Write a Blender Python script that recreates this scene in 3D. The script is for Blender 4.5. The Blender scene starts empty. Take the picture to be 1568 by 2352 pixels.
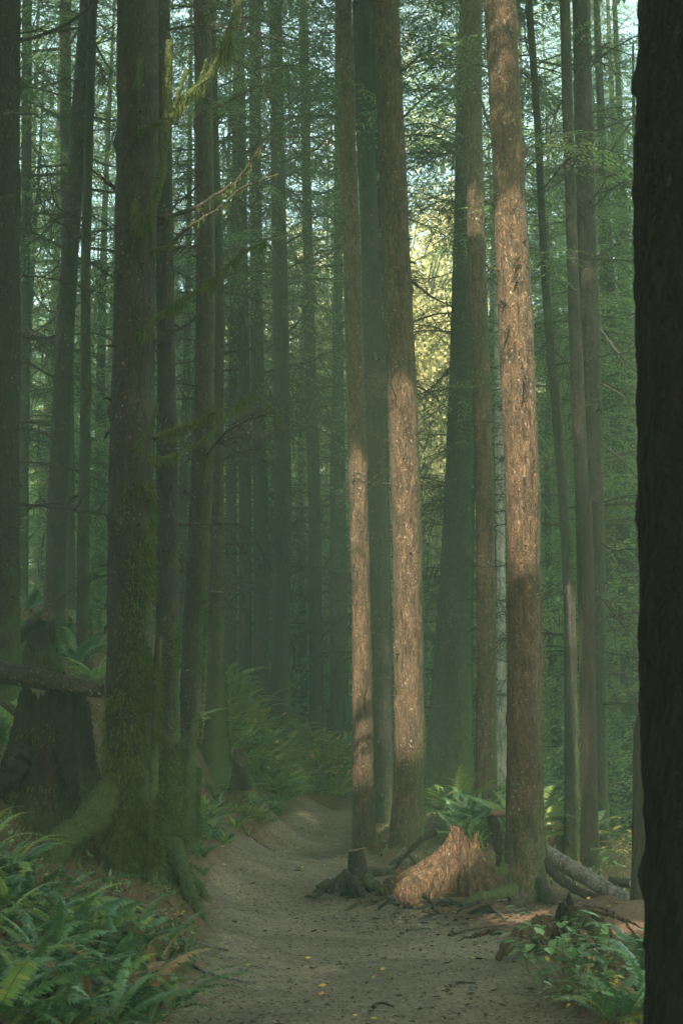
import bpy, math, random
import numpy as np
from mathutils import Vector

SC = bpy.context.scene
COL = SC.collection
RNG = np.random.default_rng(7)
random.seed(7)

# ------------------------------------------------------------------ camera, sky, sun, exposure
F = 3000.0                                   # focal length in units of a 1568 x 2352 frame
CAMZ = 1.6
PITCH = math.atan(524.0 / F)
cam = bpy.data.cameras.new('camera')
cam.sensor_fit = 'VERTICAL'
cam.sensor_height = 36.0
cam.lens = 36.0 * F / 2352.0
cam.clip_start = 0.05
cam.clip_end = 1000.0
cam.dof.use_dof = True
cam.dof.focus_distance = 14.0
cam.dof.aperture_fstop = 5.6
camo = bpy.data.objects.new('camera', cam)
camo.location = (0, 0, CAMZ)
camo.rotation_euler = (math.pi / 2 + PITCH, 0, 0)
COL.objects.link(camo)
SC.camera = camo

SUN_EL = math.radians(40)
SUN_ROT = math.radians(194)                  # behind the camera, to its left
SUN = np.array([math.sin(SUN_ROT) * math.cos(SUN_EL), math.cos(SUN_ROT) * math.cos(SUN_EL), math.sin(SUN_EL)])

world = bpy.data.worlds.new('World')
SC.world = world
world.use_nodes = True
wn = world.node_tree
wn.nodes.clear()
wo = wn.nodes.new('ShaderNodeOutputWorld')
wb = wn.nodes.new('ShaderNodeBackground')
sky = wn.nodes.new('ShaderNodeTexSky')
sky.sky_type = 'NISHITA'
sky.sun_disc = False
sky.sun_elevation = SUN_EL
sky.sun_rotation = SUN_ROT
sky.air_density = 1.0
sky.dust_density = 3.0
wb.inputs['Strength'].default_value = 0.15
tint = wn.nodes.new('ShaderNodeMix')          # a milky morning sky, less blue than a clear one
tint.data_type = 'RGBA'
tint.blend_type = 'MULTIPLY'
tint.inputs[0].default_value = 1.0
tint.inputs[7].default_value = (1.10, 1.04, 0.80, 1)
wn.links.new(sky.outputs[0], tint.inputs[6])
wn.links.new(tint.outputs[2], wb.inputs['Color'])
wn.links.new(wb.outputs[0], wo.inputs['Surface'])

sl = bpy.data.lights.new('sun', 'SUN')
sl.energy = 4.6
sl.angle = math.radians(0.5)
sl.color = (1.0, 0.86, 0.67)
so = bpy.data.objects.new('sun', sl)
so.rotation_euler = Vector(SUN).to_track_quat('Z', 'Y').to_euler()
so.location = (0, 0, 40)
COL.objects.link(so)

SC.view_settings.view_transform = 'Standard'
SC.view_settings.look = 'None'
SC.view_settings.gamma = 1.0
SC.view_settings.exposure = 2.75
SC.cycles.use_denoising = True
SC.cycles.max_bounces = 7
SC.cycles.diffuse_bounces = 3
SC.cycles.transmission_bounces = 3
SC.cycles.volume_bounces = 0
SC.cycles.transparent_max_bounces = 4
SC.cycles.use_adaptive_sampling = True
SC.cycles.sample_clamp_indirect = 4.0

HAZE_DENSITY = 0.006
HAZE_COLOR = (0.56, 0.88, 0.58)

# ------------------------------------------------------------------ helpers
CA, SA = math.cos(PITCH), math.sin(PITCH)


def ray(px, py):
    u = (px - 784.0) / F
    v = (1176.0 - py) / F
    return np.array([u, CA - v * SA, SA + v * CA])


def at(px, py, y):
    """world point seen at picture position (px, py) whose ground distance is y"""
    d = ray(px, py)
    t = y / d[1]
    return np.array([d[0] * t, y, CAMZ + d[2] * t])


def scale_at(px, py, y):
    return y / ray(px, py)[1] / F


class MB:
    def __init__(self):
        self.v, self.f, self.n, self.att = [], {}, 0, []

    def add(self, v, f, mat=0, att=None):
        v = np.asarray(v, float).reshape(-1, 3)
        f = np.asarray(f, int)
        if len(v) == 0 or len(f) == 0:
            return
        self.f.setdefault(f.shape[1], []).append((f + self.n, mat))
        self.v.append(v)
        self.att.append(np.zeros(len(v)) if att is None else np.broadcast_to(np.asarray(att, float), (len(v),)))
        self.n += len(v)

    def mesh(self, name, mats, smooth=True, attname='moss'):
        me = bpy.data.meshes.new(name)
        if self.n == 0:
            return me
        V = np.concatenate(self.v)
        loops, sizes, mi = [], [], []
        for k, lst in self.f.items():
            for f, m in lst:
                loops.append(f.ravel())
                sizes.append(np.full(len(f), k))
                mi.append(np.full(len(f), m))
        loops = np.concatenate(loops)
        sizes = np.concatenate(sizes)
        mi = np.concatenate(mi)
        me.vertices.add(len(V))
        me.vertices.foreach_set('co', V.ravel())
        me.loops.add(len(loops))
        me.loops.foreach_set('vertex_index', loops)
        me.polygons.add(len(sizes))
        st = np.concatenate(([0], np.cumsum(sizes)[:-1]))
        me.polygons.foreach_set('loop_start', st)
        try:
            me.polygons.foreach_set('loop_total', sizes)
        except Exception:
            pass
        me.polygons.foreach_set('material_index', mi)
        me.polygons.foreach_set('use_smooth', np.full(len(sizes), smooth))
        a = me.attributes.new(attname, 'FLOAT', 'POINT')
        a.data.foreach_set('value', np.concatenate(self.att))
        for m in mats:
            me.materials.append(m)
        me.update(calc_edges=True)
        me.validate()
        return me


def link(name, me, parent=None, loc=(0, 0, 0), rot=(0, 0, 0), scale=(1, 1, 1)):
    o = bpy.data.objects.new(name, me)
    o.location = loc
    o.rotation_euler = rot
    o.scale = scale
    COL.objects.link(o)
    if parent is not None:
        o.parent = parent
    return o


def tag(o, label=None, cat=None, group=None, kind=None):
    if label:
        o['label'] = label
    if cat:
        o['category'] = cat
    if group:
        o['group'] = group
    if kind:
        o['kind'] = kind
    return o


def empty(name, loc, label, cat, group=None, rz=0.0):
    o = bpy.data.objects.new(name, None)
    o.empty_display_size = 0.2
    o.location = loc
    o.rotation_euler = (0, 0, rz)
    COL.objects.link(o)
    return tag(o, label, cat, group)


def smooth_path(pts, n):
    """Catmull-Rom through points, n samples"""
    P = np.asarray(pts, float)
    if len(P) == 2:
        t = np.linspace(0, 1, n)[:, None]
        return P[0] * (1 - t) + P[1] * t
    Q = np.vstack([2 * P[0] - P[1], P, 2 * P[-1] - P[-2]])
    k = len(P) - 1
    u = np.linspace(0, k, n)
    i = np.minimum(u.astype(int), k - 1)
    t = (u - i)[:, None]
    p0, p1, p2, p3 = Q[i], Q[i + 1], Q[i + 2], Q[i + 3]
    return 0.5 * ((2 * p1) + (-p0 + p2) * t + (2 * p0 - 5 * p1 + 4 * p2 - p3) * t ** 2 + (-p0 + 3 * p1 - 3 * p2 + p3) * t ** 3)


def frames(P):
    T = np.gradient(P, axis=0)
    T /= np.linalg.norm(T, axis=1)[:, None] + 1e-12
    a = np.array([0, 0, 1.0]) if abs(T[0][2]) < 0.9 else np.array([1.0, 0, 0])
    N = np.zeros_like(P)
    n = np.cross(T[0], a)
    n /= np.linalg.norm(n)
    for i in range(len(P)):
        n = n - T[i] * np.dot(n, T[i])
        n /= np.linalg.norm(n) + 1e-12
        N[i] = n
    B = np.cross(T, N)
    return T, N, B


def grid_faces(rows, n, closed=True):
    i = np.arange(rows - 1)[:, None]
    j = np.arange(n if closed else n - 1)[None, :]
    j2 = (j + 1) % n
    return np.stack([i * n + j, i * n + j2, (i + 1) * n + j2, (i + 1) * n + j], -1).reshape(-1, 4)


def tube(mb, P, R, n=6, mat=0, att=None, rough=0.0, rng=None, cap=True):
    P = np.asarray(P, float)
    R = np.broadcast_to(np.asarray(R, float), (len(P),))
    T, N, B = frames(P)
    th = np.linspace(0, 2 * np.pi, n, endpoint=False)
    RR = R[:, None] * np.ones(n)[None]
    if rough and rng is not None:
        RR = RR * (1 + rough * rng.normal(size=RR.shape))
    V = P[:, None] + RR[..., None] * (np.cos(th)[None, :, None] * N[:, None] + np.sin(th)[None, :, None] * B[:, None])
    V = V.reshape(-1, 3)
    A = None
    if att is not None:
        A = np.repeat(np.broadcast_to(np.asarray(att, float), (len(P),)), n)
    mb.add(V, grid_faces(len(P), n), mat, A)
    if cap and n >= 5:
        k0 = mb.n - len(V)
        mb.f.setdefault(n, []).append((np.arange(n)[None] + k0 + (len(P) - 1) * n, mat))
        mb.f.setdefault(n, []).append((np.arange(n)[::-1][None] + k0, mat))
    return V


def sines(seed, k, fmax, dims):
    """smooth pseudo noise: returns fn(*coords) in about -1..1"""
    r = np.random.default_rng(seed)
    W = r.normal(size=(k, dims)) * fmax
    ph = r.uniform(0, 6.28, k)
    am = r.uniform(0.5, 1, k)
    am /= am.sum() * 0.6

    def fn(*c):
        out = 0
        for i in range(k):
            s = ph[i]
            for d in range(dims):
                s = s + W[i, d] * c[d]
            out = out + am[i] * np.sin(s)
        return out
    return fn


# ------------------------------------------------------------------ materials
def newmat(name):
    m = bpy.data.materials.new(name)
    m.use_nodes = True
    nt = m.node_tree
    nt.nodes.clear()
    return m, nt


def N(nt, typ, **kw):
    n = nt.nodes.new(typ)
    for k, v in kw.items():
        if k.startswith('_'):
            setattr(n, k[1:], v)
        else:
            s = n.inputs[k] if not k.isdigit() else n.inputs[int(k)]
            if hasattr(v, 'is_linked') or hasattr(v, 'links'):
                nt.links.new(v, s)
            else:
                s.default_value = v
    return n


def mixc(nt, fac, a, b, mode='MIX'):
    n = nt.nodes.new('ShaderNodeMix')
    n.data_type = 'RGBA'
    n.blend_type = mode
    for s, v in ((0, fac), (6, a), (7, b)):
        if hasattr(v, 'links'):
            nt.links.new(v, n.inputs[s])
        elif s == 0:
            n.inputs[0].default_value = v
        else:
            n.inputs[s].default_value = (*v, 1) if len(v) == 3 else v
    return n.outputs[2]


def math_(nt, op, a, b=0.0, clamp=False):
    n = nt.nodes.new('ShaderNodeMath')
    n.operation = op
    n.use_clamp = clamp
    for i, v in enumerate((a, b)):
        if hasattr(v, 'links'):
            nt.links.new(v, n.inputs[i])
        else:
            n.inputs[i].default_value = v
    return n.outputs[0]


def ramp(nt, fac, lo, hi):
    n = nt.nodes.new('ShaderNodeMapRange')
    n.clamp = True
    nt.links.new(fac, n.inputs[0])
    n.inputs[1].default_value = lo
    n.inputs[2].default_value = hi
    return n.outputs[0]


def coords(nt, scale=(1, 1, 1), obj_random=True):
    tc = nt.nodes.new('ShaderNodeTexCoord')
    out = tc.outputs['Object']
    if obj_random:
        oi = nt.nodes.new('ShaderNodeObjectInfo')
        mul = math_(nt, 'MULTIPLY', oi.outputs['Random'], 37.0)
        add = nt.nodes.new('ShaderNodeVectorMath')
        add.operation = 'ADD'
        nt.links.new(out, add.inputs[0])
        nt.links.new(mul, add.inputs[1])
        out = add.outputs[0]
    mp = nt.nodes.new('ShaderNodeMapping')
    mp.inputs['Scale'].default_value = scale
    nt.links.new(out, mp.inputs[0])
    return mp.outputs[0]


def noise(nt, vec, scale, detail=4.0, rough=0.55, dist=0.0):
    n = nt.nodes.new('ShaderNodeTexNoise')
    nt.links.new(vec, n.inputs['Vector'])
    n.inputs['Scale'].default_value = scale
    n.inputs['Detail'].default_value = detail
    n.inputs['Roughness'].default_value = rough
    n.inputs['Distortion'].default_value = dist
    return n.outputs['Fac']


def voronoi(nt, vec, scale, feature='F1', out='Distance'):
    n = nt.nodes.new('ShaderNodeTexVoronoi')
    n.feature = feature
    nt.links.new(vec, n.inputs['Vector'])
    n.inputs['Scale'].default_value = scale
    return n.outputs[out]


def attr(nt, name):
    n = nt.nodes.new('ShaderNodeAttribute')
    n.attribute_name = name
    return n.outputs['Fac']


def finish(m, nt, color, bump=None, strength=0.5, dist=0.02, rough=0.9, spec=0.25):
    out = nt.nodes.new('ShaderNodeOutputMaterial')
    b = nt.nodes.new('ShaderNodeBsdfPrincipled')
    if hasattr(color, 'links'):
        nt.links.new(color, b.inputs['Base Color'])
    else:
        b.inputs['Base Color'].default_value = (*color, 1)
    if hasattr(rough, 'links'):
        nt.links.new(rough, b.inputs['Roughness'])
    else:
        b.inputs['Roughness'].default_value = rough
    b.inputs['Specular IOR Level'].default_value = spec
    if bump is not None:
        bn = nt.nodes.new('ShaderNodeBump')
        bn.inputs['Strength'].default_value = strength
        bn.inputs['Distance'].default_value = dist
        nt.links.new(bump, bn.inputs['Height'])
        nt.links.new(bn.outputs[0], b.inputs['Normal'])
    nt.links.new(b.outputs[0], out.inputs['Surface'])
    return m


def bark(name, dark, mid, light, lichen=0.25, moss=(0.040, 0.056, 0.016), plates=26.0, bumpd=0.03, crack=0.55, zs=0.42, fs=1.0):
    m, nt = newmat(name)
    base = coords(nt, (1, 1, zs))
    nz = nt.nodes.new('ShaderNodeTexNoise')
    nt.links.new(base, nz.inputs['Vector'])
    nz.inputs['Scale'].default_value = 16.0
    nz.inputs['Detail'].default_value = 4.0
    mixv = nt.nodes.new('ShaderNodeMix')
    mixv.data_type = 'VECTOR'
    mixv.inputs[0].default_value = 0.12
    nt.links.new(base, mixv.inputs[4])
    nt.links.new(nz.outputs['Color'], mixv.inputs[5])
    vec = mixv.outputs[1]
    edge = ramp(nt, voronoi(nt, vec, plates, 'DISTANCE_TO_EDGE'), 0.0, 0.30)
    cell = voronoi(nt, vec, plates, 'F1', 'Color')
    sep = nt.nodes.new('ShaderNodeSeparateColor')
    nt.links.new(cell, sep.inputs[0])
    fine = noise(nt, vec, 42.0 * fs, 6, 0.74)
    mid_n = noise(nt, vec, 13.0 * fs, 6, 0.68)
    fib = noise(nt, coords(nt, (1, 1, 0.16)), 24.0 * fs, 5, 0.7, 0.6)
    big = noise(nt, vec, 2.6, 4, 0.6)
    c = mixc(nt, ramp(nt, mid_n, 0.32, 0.68), mid, light)
    c = mixc(nt, math_(nt, 'MULTIPLY', ramp(nt, sep.outputs[0], 0.55, 1.0), 0.6), c, tuple(x * 1.3 for x in light))
    c = mixc(nt, ramp(nt, big, 0.35, 0.68), c, mixc(nt, 0.45, c, dark))
    c = mixc(nt, math_(nt, 'MULTIPLY', math_(nt, 'SUBTRACT', 1.0, edge), crack), c, dark)
    c = mixc(nt, math_(nt, 'MULTIPLY', ramp(nt, fib, 0.47, 0.64), 0.88), c, dark)
    c = mixc(nt, math_(nt, 'MULTIPLY', ramp(nt, fine, 0.50, 0.68), 0.8), c, dark)
    plain = coords(nt, (1, 1, 0.8))
    # lichen flecks
    l1 = ramp(nt, noise(nt, plain, 34.0, 3, 0.6), 0.62, 0.70)
    l2 = ramp(nt, noise(nt, plain, 3.1, 3, 0.5), 0.42, 0.62)
    lf = math_(nt, 'MULTIPLY', math_(nt, 'MULTIPLY', l1, l2), lichen, True)
    c = mixc(nt, lf, c, (0.36, 0.37, 0.32))
    # moss where the attribute says it grows
    mn = noise(nt, plain, 7.0, 6, 0.7)
    mf = ramp(nt, math_(nt, 'ADD', math_(nt, 'MULTIPLY', attr(nt, 'moss'), 1.0), math_(nt, 'SUBTRACT', mn, 0.98)), -0.08, 0.28)
    mfine = noise(nt, plain, 60.0, 4, 0.7)
    mc = mixc(nt, ramp(nt, mfine, 0.3, 0.7), tuple(x * 0.35 for x in moss), tuple(x * 1.9 for x in moss))
    mf = math_(nt, 'MULTIPLY', mf, 0.9)
    c = mixc(nt, mf, c, mc)
    h = math_(nt, 'ADD', math_(nt, 'MULTIPLY', edge, 0.6 * crack), math_(nt, 'MULTIPLY', fine, 0.5))
    h = math_(nt, 'ADD', h, math_(nt, 'MULTIPLY', mid_n, 0.8))
    h = math_(nt, 'SUBTRACT', h, math_(nt, 'MULTIPLY', fib, 0.6))
    h = math_(nt, 'ADD', h, math_(nt, 'MULTIPLY', math_(nt, 'MULTIPLY', mfine, mf), 0.8))
    return finish(m, nt, c, h, 0.9, bumpd, 0.88, 0.2)


def leafmat(name, a, b, c=None, trans=0.35, rough=0.55, spec=0.3, scale=1.7):
    m, nt = newmat(name)
    v = coords(nt)
    f = ramp(nt, noise(nt, v, scale, 3, 0.6), 0.35, 0.65)
    col = mixc(nt, f, a, b)
    if c is not None:
        g = nt.nodes.new('ShaderNodeNewGeometry')
        col = mixc(nt, ramp(nt, g.outputs['Random Per Island'], 0.72, 0.95), col, c)
    oi = nt.nodes.new('ShaderNodeObjectInfo')
    hsv = nt.nodes.new('ShaderNodeHueSaturation')
    hsv.inputs['Saturation'].default_value = 1.0
    val = nt.nodes.new('ShaderNodeMapRange')
    nt.links.new(oi.outputs['Random'], val.inputs[0])
    val.inputs[3].default_value = 0.75
    val.inputs[4].default_value = 1.3
    nt.links.new(val.outputs[0], hsv.inputs['Value'])
    nt.links.new(col, hsv.inputs['Color'])
    col = hsv.outputs[0]
    out = nt.nodes.new('ShaderNodeOutputMaterial')
    p = nt.nodes.new('ShaderNodeBsdfPrincipled')
    p.inputs['Roughness'].default_value = rough
    p.inputs['Specular IOR Level'].default_value = spec
    nt.links.new(col, p.inputs['Base Color'])
    t = nt.nodes.new('ShaderNodeBsdfTranslucent')
    nt.links.new(col, t.inputs['Color'])
    mx = nt.nodes.new('ShaderNodeMixShader')
    mx.inputs[0].default_value = trans
    nt.links.new(p.outputs[0], mx.inputs[1])
    nt.links.new(t.outputs[0], mx.inputs[2])
    nt.links.new(mx.outputs[0], out.inputs['Surface'])
    return m


M = {}
M['bark'] = bark('spruce_bark', (0.004, 0.0035, 0.003), (0.019, 0.014, 0.0105), (0.048, 0.036, 0.027), 0.4)  # same bark, darker copy for the trunks in shade
M['bark_red'] = bark('sunlit_bark', (0.008, 0.005, 0.0035), (0.060, 0.036, 0.021), (0.160, 0.102, 0.059), 0.7, plates=36.0, bumpd=0.045)  # same bark, paler redder copy: sunlight put into the colour
M['bark_dark'] = bark('shaded_spruce_bark', (0.0015, 0.0015, 0.0015), (0.006, 0.005, 0.004), (0.030, 0.020, 0.013), 0.1, bumpd=0.06, plates=30.0, fs=1.6)  # shade of the near trunk put into a still darker bark
M['bark_pale'] = bark('alder_bark', (0.10, 0.10, 0.09), (0.34, 0.35, 0.33), (0.52, 0.53, 0.50), 0.9, plates=9.0, crack=.2)
M['twig'] = bark('twig_bark', (0.014, 0.011, 0.009), (0.034, 0.027, 0.02), (0.075, 0.06, 0.046), 0.7)
M['rot'] = bark('rotten_wood', (0.010, 0.007, 0.005), (0.080, 0.042, 0.022), (0.185, 0.110, 0.060), 0.5, bumpd=0.07, crack=0.6, zs=0.25)
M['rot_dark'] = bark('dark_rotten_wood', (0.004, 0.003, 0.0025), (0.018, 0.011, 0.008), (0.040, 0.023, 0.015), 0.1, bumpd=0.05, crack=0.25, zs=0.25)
M['grey_log'] = bark('grey_skylit_bark', (0.016, 0.014, 0.012), (0.085, 0.074, 0.062), (0.20, 0.185, 0.165), 0.8, crack=0.15, zs=1.0)  # pale grey; on the fallen log it stands in for sky light
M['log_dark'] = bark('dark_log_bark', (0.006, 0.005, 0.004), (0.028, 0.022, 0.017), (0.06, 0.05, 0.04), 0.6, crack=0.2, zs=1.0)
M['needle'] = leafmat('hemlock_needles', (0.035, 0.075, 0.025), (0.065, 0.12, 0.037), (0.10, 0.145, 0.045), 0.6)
M['needle_far'] = leafmat('lighter_hemlock_needles', (0.085, 0.175, 0.058), (0.15, 0.24, 0.08), (0.22, 0.28, 0.09), 0.68)  # brighter copy of the needles, standing in for light in the background
M['maple'] = leafmat('autumn_maple_leaves', (0.40, 0.42, 0.20), (0.52, 0.48, 0.26), (0.62, 0.54, 0.34), 0.45)
M['fern'] = leafmat('fern_green', (0.030, 0.085, 0.035), (0.055, 0.13, 0.045), (0.085, 0.15, 0.05), 0.25, 0.4, 0.5, 3.0)
M['fern_light'] = leafmat('fern_light_green', (0.10, 0.18, 0.045), (0.16, 0.23, 0.055), (0.24, 0.25, 0.06), 0.4, 0.45, 0.4, 3.0)  # paler fern copy; on the slope it stands in for sunlight
M['fern_dead'] = leafmat('fern_brown', (0.16, 0.10, 0.05), (0.22, 0.15, 0.07), None, 0.25)
M['herb'] = leafmat('herb_leaves', (0.06, 0.13, 0.045), (0.10, 0.19, 0.06), (0.16, 0.24, 0.08), 0.3, 0.4, 0.5, 4.0)
M['yellow'] = leafmat('yellow_leaves', (0.36, 0.27, 0.05), (0.50, 0.38, 0.08), (0.40, 0.22, 0.06), 0.3, 0.5, 0.4, 6.0)
M['moss'] = leafmat('moss_green', (0.030, 0.048, 0.014), (0.056, 0.075, 0.022), (0.085, 0.098, 0.030), 0.35, 0.8, 0.1, 6.0)
M['stem'] = leafmat('green_stem', (0.07, 0.08, 0.03), (0.10, 0.09, 0.04), None, 0.1)


def wood_cut():
    m, nt = newmat('cut_wood')
    v = coords(nt)
    n = noise(nt, v, 14.0, 5, 0.6)
    w = nt.nodes.new('ShaderNodeTexWave')
    w.wave_type = 'RINGS'
    w.rings_direction = 'Z'
    w.inputs['Scale'].default_value = 14.0
    w.inputs['Distortion'].default_value = 2.5
    nt.links.new(v, w.inputs['Vector'])
    c = mixc(nt, w.outputs['Fac'], (0.12, 0.072, 0.042), (0.21, 0.13, 0.075))
    c = mixc(nt, ramp(nt, n, 0.4, 0.7), c, (0.10, 0.075, 0.05))
    return finish(m, nt, c, n, 0.5, 0.01)


M['cut'] = wood_cut()


def ground_mat():
    m, nt = newmat('forest_floor')
    tc = nt.nodes.new('ShaderNodeTexCoord')
    v = tc.outputs['Object']
    n1 = noise(nt, v, 1.1, 6, 0.62)
    n2 = noise(nt, v, 9.0, 6, 0.68)
    n3 = noise(nt, v, 55.0, 5, 0.72)
    n4 = noise(nt, v, 190.0, 3, 0.7)
    vor = voronoi(nt, v, 46.0, 'F1', 'Color')
    sep = nt.nodes.new('ShaderNodeSeparateColor')
    nt.links.new(vor, sep.inputs[0])
    # trodden gravelly soil
    p = mixc(nt, ramp(nt, n2, 0.3, 0.7), (0.110, 0.085, 0.053), (0.205, 0.160, 0.102))
    p = mixc(nt, ramp(nt, n3, 0.35, 0.7), p, (0.26, 0.20, 0.13))
    p = mixc(nt, ramp(nt, n4, 0.5, 0.72), p, (0.040, 0.031, 0.022))
    p = mixc(nt, math_(nt, 'MULTIPLY', ramp(nt, sep.outputs[0], 0.86, 0.95), 0.6), p, (0.30, 0.27, 0.21))
    p = mixc(nt, math_(nt, 'MULTIPLY', ramp(nt, sep.outputs[1], 0.86, 0.95), 0.7), p, (0.03, 0.024, 0.018))
    n0 = noise(nt, v, 0.9, 4, 0.6, 0.8)
    p = mixc(nt, ramp(nt, n0, 0.40, 0.62), p, mixc(nt, 0.45, p, (0.035, 0.026, 0.016)))
    # needle litter
    q = mixc(nt, ramp(nt, n2, 0.3, 0.7), (0.040, 0.024, 0.014), (0.115, 0.062, 0.034))
    q = mixc(nt, ramp(nt, n3, 0.4, 0.75), q, (0.19, 0.105, 0.055))
    q = mixc(nt, ramp(nt, n4, 0.5, 0.75), q, (0.025, 0.016, 0.011))
    # moss and ground cover
    g = mixc(nt, ramp(nt, n3, 0.3, 0.7), (0.025, 0.032, 0.010), (0.085, 0.095, 0.026))
    q = mixc(nt, math_(nt, 'MULTIPLY', ramp(nt, n1, 0.46, 0.60), attr(nt, 'green')), q, g)
    edge = ramp(nt, math_(nt, 'ADD', attr(nt, 'path'), math_(nt, 'MULTIPLY', math_(nt, 'SUBTRACT', n2, 0.5), 0.8)), 0.3, 0.7)
    c = mixc(nt, edge, q, p)
    h = math_(nt, 'ADD', math_(nt, 'MULTIPLY', n2, 0.6), math_(nt, 'MULTIPLY', n3, 0.5))
    h = math_(nt, 'ADD', h, math_(nt, 'MULTIPLY', n4, 0.25))
    return finish(m, nt, c, h, 0.9, 0.05, 0.93, 0.2)


M['ground'] = ground_mat()

# ------------------------------------------------------------------ the ground: one sheet through surveyed points
GP = [  # (px, py, distance) of places on the ground
    (450, 2352, 7.4), (850, 2352, 7.4), (1300, 2352, 7.4),
    (540, 2200, 9.5), (900, 2200, 9.5), (1200, 2200, 9.4),
    (490, 2060, 13), (700, 2062, 13), (900, 2060, 13), (1203, 2068, 13),
    (560, 1935, 17), (800, 1957, 16.5), (838, 1957, 16.5), (935, 1960, 16),
    (680, 1850, 22), (800, 1850, 22), (960, 1870, 21), (1025, 1850, 22), (1080, 2020, 13.3),
    (300, 1995, 11), (120, 2060, 9.6), (0, 2340, 6.4), (200, 2345, 6.7), (0, 2010, 9.4), (385, 2000, 11.6),
    (330, 2150, 8.8), (425, 1905, 13), (495, 1745, 17), (528, 1600, 28), (565, 1600, 26), (600, 1640, 25),
    (640, 1665, 22), (727, 1690, 27), (770, 1700, 30), (192, 1545, 19), (120, 1470, 20), (160, 1440, 26),
    (0, 1640, 15), (52, 1420, 28), (620, 1885, 18.6), (555, 1770, 17.6), (700, 1740, 24), (780, 1790, 24),
    (110, 1880, 11.4), (882, 1890, 19), (1114, 1880, 18), (1313, 1965, 17), (1352, 1950, 17), (1385, 1995, 16.8),
    (1420, 2010, 22), (1300, 1900, 30), (1430, 2000, 30), (1468, 2065, 12), (1400, 2210, 9), (1450, 2135, 10.5),
    (1320, 2080, 12.3), (1460, 2300, 7.6), (300, 1400, 50), (784, 1620, 50), (1000, 1760, 45), (1200, 1830, 50), (1400, 1850, 60),
]
GW = [at(*g) for g in GP]
GW += [np.array(p) for p in [(-6, 2, 0.9), (-6, -8, 1.0), (0, 0, 0.0), (0, -8, -0.1), (0.3, 4, 0.0), (4, 3, -0.1), (6, -8, -0.6), (-14, 4, 2.6), (-16, 18, 5.5),
                             (10, 12, -1.0), (14, 22, -3), (-30, -25, 3), (30, -25, -3), (-60, 30, 12), (60, 30, -7), (-60, 110, 16), (0, 110, 5), (60, 110, -5), (0, -40, -.3)]]
GW = np.array(GW)


def tps_fit(P, z, lam):
    d = np.linalg.norm(P[:, None] - P[None], axis=2)
    K = np.where(d > 0, d ** 2 * np.log(d + 1e-12), 0) + lam * np.eye(len(P))
    A = np.hstack([np.ones((len(P), 1)), P])
    L = np.block([[K, A], [A.T, np.zeros((3, 3))]])
    w = np.linalg.solve(L, np.concatenate([z, np.zeros(3)]))
    return w


TW = tps_fit(GW[:, :2], GW[:, 2], 0.15)


def ground0(x, y):
    x = np.asarray(x, float)
    y = np.asarray(y, float)
    out = TW[-3] + TW[-2] * x + TW[-1] * y
    for i, (a, b) in enumerate(GW[:, :2]):
        d2 = (x - a) ** 2 + (y - b) ** 2
        out = out + TW[i] * 0.5 * d2 * np.log(d2 + 1e-12)
    return out


PATHW = [(0.2, -20, 1.3), (0.1, 0, 1.2)] + [(at(px, py, y)[0], y, w) for px, py, y, w in
         [(860, 2352, 7.4, 1.10), (860, 2200, 9.5, 1.12), (720, 2060, 13, 1.0), (700, 1950, 16.6, 0.58), (745, 1880, 19.5, 0.48), (850, 1850, 21.5, 0.6), (1000, 1850, 22.6, 0.6)]] + [(5, 24, 0.6)]
PATHC = smooth_path(PATHW, 160)


def path_mask(x, y):
    sh = np.shape(x)
    x = np.ravel(x)
    y = np.ravel(y)
    best = np.full(x.shape, 9.0)
    for a, b, w in PATHC:
        np.minimum(best, np.hypot(x - a, y - b) - w, out=best)
    return np.clip(0.5 - best / 0.5, 0, 1).reshape(sh)


G1 = sines(3, 9, 2.2, 2)
G2 = sines(4, 12, 7.0, 2)
G3 = sines(5, 12, 22.0, 2)


MOUNDS = [(*at(1075, 2040, 13.0)[:2], .7, .08), (*at(960, 2010, 13.0)[:2], .45, .05)]


def ground(x, y, pm=None):
    x = np.asarray(x, float)
    y = np.asarray(y, float)
    if pm is None:
        pm = path_mask(x, y)
    z = ground0(x, y)
    off = 1 - pm
    for mx, my, mr, mh in MOUNDS:
        z = z + mh * np.exp(-((x - mx) ** 2 + (y - my) ** 2) / mr ** 2)
    return z + off * (0.07 * G1(x, y) + 0.035 * G2(x, y)) + (0.25 + 0.75 * off) * 0.012 * G3(x, y) + off * 0.02 - pm * 0.02


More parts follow.
